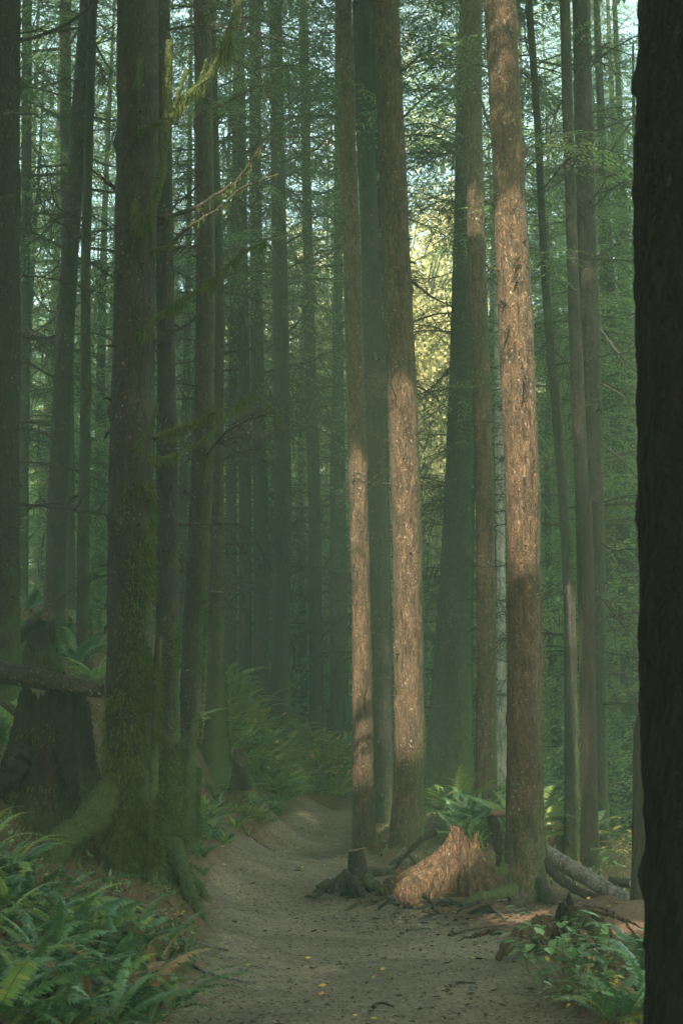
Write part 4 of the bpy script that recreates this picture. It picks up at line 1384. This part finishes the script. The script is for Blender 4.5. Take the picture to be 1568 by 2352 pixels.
# young hemlocks whose boughs hang between the right-hand trunks and over the slope
for j, (px, y, sz, sxy) in enumerate([(1440, 24, 1.0, 1.15), (1470, 28, 1.4, 1.3), (1395, 30, 1.5, 1.3), (1285, 27, 1.1, 1.0), (1240, 31, 1.3, 1.2), (1530, 22, 1.2, 1.2), (1430, 34, 1.7, 1.4), (1330, 36, 1.7, 1.4), (1150, 34, 1.5, 1.1)]):
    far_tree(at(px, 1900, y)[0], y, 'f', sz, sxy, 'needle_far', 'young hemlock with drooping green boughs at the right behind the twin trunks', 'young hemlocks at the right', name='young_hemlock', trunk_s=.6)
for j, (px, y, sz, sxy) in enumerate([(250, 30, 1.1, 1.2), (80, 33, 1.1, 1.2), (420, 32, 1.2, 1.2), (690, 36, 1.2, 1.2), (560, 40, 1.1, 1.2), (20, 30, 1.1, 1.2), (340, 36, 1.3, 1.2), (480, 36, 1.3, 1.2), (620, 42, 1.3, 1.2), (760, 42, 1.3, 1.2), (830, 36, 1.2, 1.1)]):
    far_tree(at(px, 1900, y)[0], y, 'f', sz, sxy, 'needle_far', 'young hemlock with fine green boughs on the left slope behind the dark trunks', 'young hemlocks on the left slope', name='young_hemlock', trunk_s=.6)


# yellowing maples standing in the sun beyond
def maple_arrays(seed):
    r = np.random.default_rng(seed)
    n = 17000
    cl = r.normal(size=(60, 3)) * [1.6, 1.6, 3.2] + [0, 0, 9]
    c = cl[r.integers(0, 60, n)] + r.normal(size=(n, 3)) * .55
    D = unit(r.normal(size=(n, 3)) + [0, 0, -.4])
    Nn = unit(r.normal(size=(n, 3)) + [0, 0, .8])
    L = r.uniform(.10, .22, n)
    V, Fq = leaf_quads(c, D, Nn, L, L * .8)
    mb = MB()
    mb.add(V, Fq, 0)
    for p in cl:
        tube(mb, smooth_path([[0, 0, max(2, p[2] - 3)], p * [.5, .5, 1] - [0, 0, .8], p], 6), np.linspace(.05, .01, 6), 3, 1, cap=False)
    return mb.mesh('crown', [M['maple'], M['twig']], smooth=False)


MP = [maple_arrays(500 + i) for i in range(3)]
for j, (px, y) in enumerate([(965, 50), (1010, 56), (1045, 52), (985, 60), (1260, 52), (1420, 50), (1440, 60), (700, 58), (1090, 60), (940, 54), (1025, 64), (975, 44), (1300, 60), (560, 62)]):
    x = at(px, 1500, y)[0]
    z = float(ground(x, y))
    root = empty('maple_tree', (x, y, z), 'golden sunlit maple glowing beyond the dark trunks', 'tree', 'golden maples beyond the trunks')
    link('trunk', BT[j % 3], root, (0, 0, 0), (0, 0, 0), (.8, .8, .6))
    link('crown', MP[j % 3], root, (0, 0, rb_.uniform(-1, 4)), (0, 0, rb_.uniform(0, 6)), (1.0, 1.0, 1.25))

# ------------------------------------------------------------------ unseen conifers added around the viewpoint; their crowns block the sun
for x, y in [(-2.7, 5.8), (-1.9, 2.2), (-1.7, -2.6), (-4.2, 4.5), (-8.0, 5.5), (-12, 7), (-3.4, -.5), (-7, .5), (-11, 1.5), (-15, 3.5), (-2.6, -5.5), (-6, -4.5), (-10, -3.5), (-14, -2), (-4.5, -9.5), (-8.5, -8.5), (-13, -7.5), (-7.6, 11), (-11.5, 12.5), (-7, -13), (-11.5, -12), (-2.2, -11),
             (1.8, -9), (0.2, -14), (-1.0, -18), (-5, -18), (-5.6, 14.5), (-3.9, 8.2), (-15, 10), (-9.5, 17), (-14, 18)]:
    for dx in (0, .7, -.7, 1.4, -1.4, 2.1, -2.1, 2.8):
        zc = np.arange(0, 24, .25)
        if not in_gap(np.stack([np.full_like(zc, x + dx), np.full_like(zc, y), zc], -1), .30).any():
            break
    x += dx
    far_tree(x, y, 'd', rb_.uniform(.85, 1.05), rb_.uniform(.9, 1.08), 'needle', 'tall dense conifer added out of view beside the trail to block the sun', 'added sun-blocking conifers around the viewpoint', z0=14.0 if y > 8 else rb_.uniform(9, 11), trunk_s=1.0)

for x, y in [(-5.2, -4), (-8.5, -1.5), (-9.5, 3.5), (-2.2, -8.5), (-6.5, -8.5), (-10.5, 8.5), (1.2, -10)]:  # unseen low conifers added to darken the trunks at the left
    far_tree(x, y, 'f', rb_.uniform(.7, .95), 1.3, 'needle', 'bushy young conifer added out of view to darken the left side', 'added light-blocking bushy conifers around the viewpoint', trunk_s=.6)

# ------------------------------------------------------------------ ferns
def frond_arrays(seed, L=.75, arch=.5, npin=38, pl=.068, mb=None, R=None, off=(0, 0, 0), mat=0):
    r = np.random.default_rng(seed)
    t = np.linspace(0, 1, 14)
    a0 = r.uniform(.9, 1.25)
    ang = a0 - (a0 + arch) * t ** 1.1
    ds = L / 13
    X = np.concatenate([[0], np.cumsum(np.cos(ang[:-1]) * ds)])
    Z = np.concatenate([[0], np.cumsum(np.sin(ang[:-1]) * ds)])
    Yc = r.normal() * .10 * L * t ** 2
    A = np.stack([X, Yc, Z], -1)
    own = MB()
    tube(own, A, np.linspace(.0035, .001, 14), 3, 1, cap=False)
    s = np.linspace(.14, .99, npin)
    P = np.stack([np.interp(s, t, A[:, k]) for k in range(3)], -1)
    T = unit(np.stack([np.interp(s, t, np.gradient(A[:, k])) for k in range(3)], -1))
    up = unit(np.cross(T, np.cross([0, 0, 1.0], T) + 1e-6))
    for sg in (1, -1):
        S = unit(np.cross(up, T)) * sg
        D = unit(S + T * r.uniform(.25, .45, npin)[:, None] + up * r.uniform(-.35, .05, npin)[:, None])
        ln = pl * np.clip(np.sin(np.pi * np.clip(s * .9 + .16, 0, 1)) ** .7, .12, 1) * r.uniform(.85, 1.1, npin)
        w = ln * .17 + .004
        tip = P + D * ln[:, None] - up * (ln * .15)[:, None]
        m1 = P + D * (ln * .35)[:, None]
        V = np.stack([P - T * (w * .5)[:, None], m1 - T * (w * .6)[:, None], tip, m1 + T * (w * .6)[:, None] + up * (w * .3)[:, None], P + T * (w * .5)[:, None]], 1).reshape(-1, 3)
        own.add(V, np.arange(len(V)).reshape(-1, 5), 0)
    return own


FROND = [frond_arrays(600 + i, arch=a, L=l) for i, (a, l) in enumerate([(.3, .72), (.6, .78), (.1, .66), (.8, .8), (.45, .9), (.2, .55)])]
FRM = [f.mesh('frond', [M['fern'], M['stem']], smooth=False) for f in FROND]
FRL = [f.mesh('frond', [M['fern_light'], M['stem']], smooth=False) for f in FROND]
FRD = [f.mesh('frond', [M['fern_dead'], M['stem']], smooth=False) for f in FROND]
rf = np.random.default_rng(66)


def ground_normal(x, y):
    e = .25
    n = np.array([-(float(ground0(x + e, y)) - float(ground0(x - e, y))) / (2 * e), -(float(ground0(x, y + e)) - float(ground0(x, y - e))) / (2 * e), 1])
    return n / np.linalg.norm(n)


def fern(x, y, size, label, group, nf=13, light=.2, spread=None, dz=0.0):
    z = float(ground(x, y)) - .02 + dz
    root = empty('sword_fern', (x, y, z), label, 'fern', group)
    n = ground_normal(x, y)
    q = Vector((0, 0, 1)).rotation_difference(Vector(n)).to_euler()
    root.rotation_euler = (q.x * .5, q.y * .5, rf.uniform(0, 6.28))
    for i in range(nf):
        src = FRD if rf.uniform() < .09 else (FRL if rf.uniform() < light else FRM)
        s = size * rf.uniform(.75, 1.2)
        link('frond', src[rf.integers(len(src))], root, (0, 0, 0), (rf.normal() * .18, rf.uniform(-.25, .35), i * 6.283 / nf + rf.normal() * .25), (s, s, s))
    return root


def pix_ground(px, py, lo=5.0, hi=40.0):
    """distance at which the sight line through (px, py) meets the ground"""
    ys = np.linspace(lo, hi, 500)
    d = ray(px, py)
    t = ys / d[1]
    zz = CAMZ + d[2] * t
    gz = ground(d[0] * t, ys)
    k = np.argmax(zz < gz)
    return float(ys[k]) if zz[k] < gz[k] else None


left_spots = [(-20, 2330), (60, 2345), (150, 2350), (250, 2340), (340, 2335), (-10, 2250), (70, 2260), (160, 2265), (260, 2255), (340, 2260), (10, 2180), (95, 2190), (190, 2180), (280, 2190), (365, 2210),
              (-10, 2120), (70, 2125), (150, 2130), (235, 2125), (310, 2150), (20, 2070), (110, 2085), (190, 2090), (-20, 2040), (60, 2045), (-10, 1990), (25, 2000), (-30, 1950), (120, 2330), (210, 2310), (300, 2300), (-30, 2290), (395, 2290), (250, 2220)]
for i, (px, py) in enumerate(left_spots):
    y = pix_ground(px, min(py + 30, 2420), 4.5, 14)
    if y is None:
        continue
    x = at(px, py, y)[0]
    lab, grp = ('lush green sword fern massed in the lower left corner beside the trail', 'sword ferns massed in the lower left corner')
    if (px, py) in ((-10, 1990), (25, 2000), (-30, 1950)):
        lab = 'pale green sword fern arching in from the left border below the massive stump'
        grp = 'sword ferns at the left border'
    fern(x, y, rf.uniform(.55, .85), lab, grp, nf=int(rf.integers(10, 15)), light=.35 if py < 2150 else .2)

# far ferns: one mesh each
FMESH = []
for i in range(4):
    mb = MB()
    for j in range(12):
        f = FROND[(i + j) % 6]
        Rm = rot_xyz(j * .5236 + rf.normal() * .2, rf.uniform(-.2, .3), rf.normal() * .2)
        s = rf.uniform(.8, 1.2)
        k0 = 0
        allv = np.concatenate(f.v)
        V = (allv * s) @ Rm.T
        n0 = mb.n
        mb.v.append(V)
        mb.att.append(np.zeros(len(V)))
        mb.n += len(V)
        for k, lst in f.f.items():
            for ff, m in lst:
                mb.f.setdefault(k, []).append((ff + n0, m))
    FMESH.append([mb.mesh('sword_fern', [M[k], M['stem']], smooth=False) for k in ('fern', 'fern_light')])


def far_fern(px, py, size, label, group, light=.4, lo=12, hi=45):
    y = pix_ground(px, py, lo, hi)
    if y is None:
        return
    x = at(px, py, y)[0]
    o = link('sword_fern', FMESH[rf.integers(4)][1 if rf.uniform() < light else 0], None, (x, y, float(ground(x, y)) - .03), (rf.normal() * .1, rf.normal() * .1, rf.uniform(0, 6.28)), (size,) * 3)
    tag(o, label, 'fern', group)


for _ in range(170):  # nearly all pale copies, slope light put into their colour
    px = rf.uniform(505, 812)
    u = rf.uniform()
    top = np.interp(px, [505, 560, 650, 812], [1650, 1610, 1660, 1700])
    bot = np.interp(px, [505, 560, 650, 700, 812], [1720, 1760, 1850, 1830, 1830])
    far_fern(px, top + (bot - top) * u, rf.uniform(.4, .85), 'hazy green sword fern on the slope above the bend of the trail', 'sword ferns on the slope above the trail bend', .95)
for px, py in [(1010, 1858), (1050, 1850), (1035, 1868), (1085, 1862), (1000, 1845)]:
    far_fern(px, py, rf.uniform(.65, .9), 'tall sword fern between the broad hazy tree and the orange stump', 'sword ferns behind the orange stump', .1, 14, 30)
for px, py in [(150, 1470), (215, 1500), (230, 1450), (170, 1530), (60, 1400), (30, 1500), (220, 1560), (395, 1620), (405, 1560), (20, 1680), (10, 1720), (400, 1700)]:
    far_fern(px, py, rf.uniform(.8, 1.2), 'dim sword fern on the dark left slope among the trunks', 'sword ferns on the dark left slope', .3, 12, 40)
for _ in range(40):
    px = rf.uniform(1000, 1470)
    far_fern(px, rf.uniform(1790, 1960), rf.uniform(.8, 1.3), 'small fern on the sunken ground behind the right-hand trunks', 'ferns behind the right-hand trunks', .5, 15, 50)
for _ in range(24):
    far_fern(rf.uniform(500, 590), rf.uniform(1555, 1640), rf.uniform(.6, 1.0), 'hazy green sword fern on the slope above the bend of the trail', 'sword ferns on the slope above the trail bend', .9)
for _ in range(70):
    px = rf.uniform(440, 665)
    far_fern(px, rf.uniform(np.interp(px, [440, 560, 665], [1860, 1770, 1800]), np.interp(px, [440, 560, 665], [1985, 1925, 1868])), rf.uniform(.18, .42), 'little fern hanging on the cut bank beside the trail', 'little ferns on the cut bank', .5, 9, 26)
for px, py in [(455, 1960), (470, 1900), (500, 1860), (540, 1850), (520, 1930), (465, 2010), (480, 1820), (520, 1800), (560, 1830), (590, 1850), (610, 1800), (585, 1790), (540, 1900), (620, 1860), (500, 1780), (640, 1850), (600, 1890), (440, 1930), (470, 1860), (555, 1870)]:
    far_fern(px, py, rf.uniform(.3, .45), 'little fern hanging on the cut bank beside the trail', 'little ferns on the cut bank', .4, 9, 22)
for px, py, s in [(1440, 2340, .8), (1475, 2300, .9), (1400, 2350, .7), (1480, 2240, .9), (1465, 2200, .8), (1350, 2300, .45), (1420, 2290, .6)]:
    y = pix_ground(px, py, 5, 12)
    if y:
        fern(at(px, py, y)[0], y, s * .8, 'blue-green sword fern at the foot of the near black trunk', 'sword ferns by the near black trunk', nf=11, light=.1)


# ------------------------------------------------------------------ broad-leaved herbs
def herb_mesh(seed, leafm, n=7, h=.35, leaf=.08):
    r = np.random.default_rng(seed)
    mb = MB()
    for i in range(n):
        az = r.uniform(0, 6.28)
        d = np.array([math.cos(az), math.sin(az), 0])
        tp = d * r.uniform(.4, 1) * h + [0, 0, h * r.uniform(.6, 1.2)]
        A = smooth_path([[0, 0, 0], d * h * .2 + [0, 0, h * .5], tp], 8)
        tube(mb, A, np.linspace(.003, .0012, 8), 3, 1, cap=False)
        for j in range(r.integers(4, 8)):
            p = A[r.integers(3, 8)]
            dd = unit(d * r.uniform(.1, .8) + r.normal(size=3) * [.8, .8, .15])
            side = unit(np.cross([0, 0, 1], dd))
            L = leaf * r.uniform(.6, 1.3)
            w = L * .30
            dr = np.array([0, 0, -1.0])
            V = np.array([p, p + dd * L * .3 + side * w, p + dd * L * .65 + side * w * .8 + dr * L * .08, p + dd * L + dr * L * .22, p + dd * L * .65 - side * w * .8 + dr * L * .08, p + dd * L * .3 - side * w, p + dd * L * .5 + dr * L * .0 - [0, 0, .1 * L]])
            mb.add(V, [[0, 1, 6], [1, 2, 6], [2, 3, 6], [3, 4, 6], [4, 5, 6], [5, 0, 6]], 0)
    return mb.mesh('herb', [leafm, M['stem']], smooth=False)


HG = [herb_mesh(700 + i, M['herb']) for i in range(4)]
HY = [herb_mesh(720 + i, M['yellow'], n=4, leaf=.07) for i in range(3)]


def herb(px, py, s, src, name, label, group, lo, hi):
    y = pix_ground(px, py, lo, hi)
    if y is None:
        return
    x = at(px, py, y)[0]
    o = link(name, src[rf.integers(len(src))], None, (x, y, float(ground(x, y)) - .01), (0, 0, rf.uniform(0, 6.28)), (s, s, s))
    tag(o, label, 'plant', group)


for px, py, s in [(1215, 2235, .7), (1250, 2250, .9), (1290, 2265, 1.1), (1330, 2275, 1.2), (1370, 2275, 1.1), (1300, 2280, .9), (1250, 2265, .6), (1390, 2290, 1.0), (1345, 2320, .8), (1160, 2200, .4), (1420, 2240, .9), (1290, 2320, .5), (1380, 2345, .8)]:
    herb(px, py, s, HG, 'leafy_plant', 'low broad-leaved green plant at the right edge of the trail', 'broad-leaved plants by the right trail edge', 6, 12)
for px, py, s in [(1345, 2290, .6), (1395, 2310, .6), (1320, 2335, .5)]:
    herb(px, py, s, HY, 'yellow_plant', 'yellow-leaved small plant among green herbs at the right trail edge', 'yellow-leaved plants by the right trail edge', 6, 12)
for _ in range(46):
    px = rf.uniform(540, 800)
    herb(px, np.interp(px, [540, 650, 800], [1740, 1830, 1835]) - rf.uniform(0, 120), rf.uniform(.7, 1.4), HY if rf.uniform() < .6 else HG, 'slope_plant', 'small autumn plant among the ferns above the bend of the trail', 'small plants on the fern slope', 13, 32)
for px, py, s in [(1410, 1985, 1.4), (1435, 1995, 1.6), (1420, 2020, 1.2), (1445, 1975, 1.5), (1275, 1930, .8), (1455, 2020, 1.2)]:
    herb(px, py, s, HY if px != 1420 else HG, 'yellow_shrub', 'bright yellow-leaved shrub between the twin trunks and the broken grey snag', 'yellow shrubs at the right', 13, 30)
for px, py, s in [(60, 2230, .6), (140, 2300, .6), (200, 2240, .5), (280, 2170, .6), (330, 2200, .5), (380, 2180, .5), (420, 2240, .5), (100, 2110, .5), (370, 2080, .4), (400, 2130, .5), (440, 2200, .4), (30, 2300, .6), (250, 2100, .5)]:
    herb(px, py, s, HG if rf.uniform() < .5 else HY, 'bank_plant', 'small green and yellow plant growing among the lower left ferns', 'small plants among the lower left ferns', 5, 13)

# ------------------------------------------------------------------ litter: nobody could count it
def scatter_litter():
    r = np.random.default_rng(88)
    # bits of bark, needles and grit on the trail and around it
    n = 26000
    y = 6 + 14 * r.uniform(size=n) ** 1.5
    x = (r.uniform(size=n) - .5) * .62 * y
    x[:5000] = 1.15 + r.normal(size=5000) * .75
    y[:5000] = 12.2 + r.normal(size=5000) * .9
    z = ground(x, y)
    P = np.stack([x, y, z + .004], -1)
    a = r.uniform(0, 6.28, n)
    D = np.stack([np.cos(a), np.sin(a), r.normal(size=n) * .12], -1)
    L = r.uniform(.008, .035, n) * np.where(r.uniform(size=n) < .08, 2.4, 1)
    Nn = unit(np.stack([r.normal(size=n) * .3, r.normal(size=n) * .3, np.ones(n)], -1))
    near = np.exp(-((x - 1.2) / .9) ** 2 - ((y - 12.3) / 1.3) ** 2)
    L = L * (1 + 1.6 * near * r.uniform(0, 1, n))
    V, Fq = leaf_quads(P, unit(D), Nn, L, L * r.uniform(.25, .7, n))
    g = r.integers(0, 4, n)
    mb = MB()
    for k in range(4):
        sel = np.where(g == k)[0]
        mb.add(V.reshape(-1, 4, 3)[sel].reshape(-1, 3), np.arange(4 * len(sel)).reshape(-1, 4), k)
    o = link('litter', mb.mesh('litter', [M['twig'], M['rot_dark'], M['grey_log'], M['rot']], smooth=False))
    tag(o, 'bark chips, needles and grit strewn over the trail', None, None, 'stuff')
    # fallen leaves
    n = 1700
    y = 6 + 16 * r.uniform(size=n) ** 1.3
    x = (r.uniform(size=n) - .5) * .62 * y
    pm = path_mask(x, y)
    k = r.uniform(size=n) > pm * .9
    x, y = x[k], y[k]
    n = len(x)
    P = np.stack([x, y, ground(x, y) + .012], -1)
    a = r.uniform(0, 6.28, n)
    D = unit(np.stack([np.cos(a), np.sin(a), r.normal(size=n) * .25], -1))
    Nn = unit(np.stack([r.normal(size=n) * .4, r.normal(size=n) * .4, np.ones(n)], -1))
    L = r.uniform(.025, .06, n)
    V, Fq = leaf_quads(P, D, Nn, L, L * .7)
    mb = MB()
    mb.add(V, Fq, 0)
    o = link('fallen_leaves', mb.mesh('fallen_leaves', [M['yellow']], smooth=False))
    tag(o, 'yellow fallen leaves scattered on the forest floor', None, None, 'stuff')
    # low ground cover off the trail
    n = 60000
    y = 6 + 24 * r.uniform(size=n) ** 1.2
    x = (r.uniform(size=n) - .5) * .64 * y
    pm = path_mask(x, y)
    gr = .55 + .5 * G1(x * .6 + 3, y * .6) - np.exp(-(((x - 2.3) / 1.0) ** 2 + ((y - 11) / 2.4) ** 2)) - np.exp(-(((x - .9) / .9) ** 2 + ((y - 13.5) / 1.5) ** 2))
    k = (pm < .25) & (gr > r.uniform(size=n) * .8)
    x, y = x[k], y[k]
    n = len(x)
    P = np.stack([x, y, ground(x, y) - .005], -1)
    D = unit(np.stack([r.normal(size=n) * .6, r.normal(size=n) * .6, np.abs(r.normal(size=n)) * .7 + .15], -1))
    L = r.uniform(.03, .09, n)
    V, Fq = leaf_quads(P, D, unit(r.normal(size=(n, 3)) + [0, 0, 1]), L, L * r.uniform(.12, .5, n))
    g = r.uniform(size=n) < .6
    mb = MB()
    for s, kk in ((g, 0), (~g, 1)):
        q = V.reshape(-1, 4, 3)[s].reshape(-1, 3)
        mb.add(q, np.arange(len(q)).reshape(-1, 4), kk)
    o = link('ground_cover', mb.mesh('ground_cover', [M['moss'], M['herb']], smooth=False))
    tag(o, 'moss and tiny green plants covering the forest floor', None, None, 'stuff')


scatter_litter()

# fallen sticks
rs_ = np.random.default_rng(99)
for px, py, L, lab in [(300, 2075, .5, 'pale thin stick lying below the big mossy tree, nearest to its foot'), (255, 2095, .35, 'short brown stick on needle litter left of the big mossy tree foot'), (350, 2110, .6, 'dark bent stick on the bank between ferns and mossy roots'),
                       (555, 1905, .4, 'dark chunk of bark at the foot of the cut bank'), (880, 2320, .12, 'small dark twig flat on the trail near the bottom border'), (960, 2140, .2, 'thin twig on the trail below the small sawn stump'),
                       (1095, 2140, .5, 'split orange stick beside the broken root stump'), (470, 2180, .35, 'grey stick at the left trail edge by the mossy roots'), (515, 2250, .4, 'long pale stick at the left trail edge near the ferns'), (1060, 2270, .15, 'short dark bark piece on the trail right of centre')]:
    y = pix_ground(px, py, 5, 22)
    if not y:
        continue
    x = at(px, py, y)[0]
    a = rs_.uniform(-.5, .5)
    mb = MB()
    P = np.array([[-L / 2, 0, 0], [-L * .1, rs_.normal() * .03, .012], [L / 2, rs_.normal() * .05, .004]])
    c, s = math.cos(a), math.sin(a)
    P = P @ np.array([[c, s, 0], [-s, c, 0], [0, 0, 1]])
    for q in P:
        q[2] += float(ground(x + q[0], y + q[1])) - float(ground(x, y)) + .01
    tube(mb, smooth_path(P, 12), np.linspace(.011, .006, 12), 6, att=0, rough=.12, rng=rs_)
    tag(link('stick', mb.mesh('stick', [M['twig'] if 'dark' in lab else M['rot'] if 'orange' in lab or 'brown' in lab else M['grey_log']]), None, (x, y, float(ground(x, y)))), lab, 'stick')

# ------------------------------------------------------------------ the misty air
hm, ht = newmat('haze')
ho = ht.nodes.new('ShaderNodeOutputMaterial')
pv = ht.nodes.new('ShaderNodeVolumePrincipled')
pv.inputs['Density'].default_value = HAZE_DENSITY
pv.inputs['Color'].default_value = (*HAZE_COLOR, 1)
pv.inputs['Anisotropy'].default_value = 0.0
ht.links.new(pv.outputs[0], ho.inputs['Volume'])
deps = [v for v in (-30.0,)]
zlo = -14.0
hb = MB()
x0, x1, y0, y1, z0, z1 = -77, 78, -32, 124, zlo, 36.0
hb.add([(x0, y0, z0), (x1, y0, z0), (x1, y1, z0), (x0, y1, z0), (x0, y0, z1), (x1, y0, z1), (x1, y1, z1), (x0, y1, z1)],
       [(0, 3, 2, 1), (4, 5, 6, 7), (0, 1, 5, 4), (1, 2, 6, 5), (2, 3, 7, 6), (3, 0, 4, 7)])
tag(link('haze', hb.mesh('haze', [hm], smooth=False)), 'thin green morning mist filling the forest', None, None, 'stuff')
gz = [v.co.z for v in bpy.data.objects['ground'].data.vertices]
print('GROUND z', min(gz), max(gz), 'objects', len(bpy.data.objects))
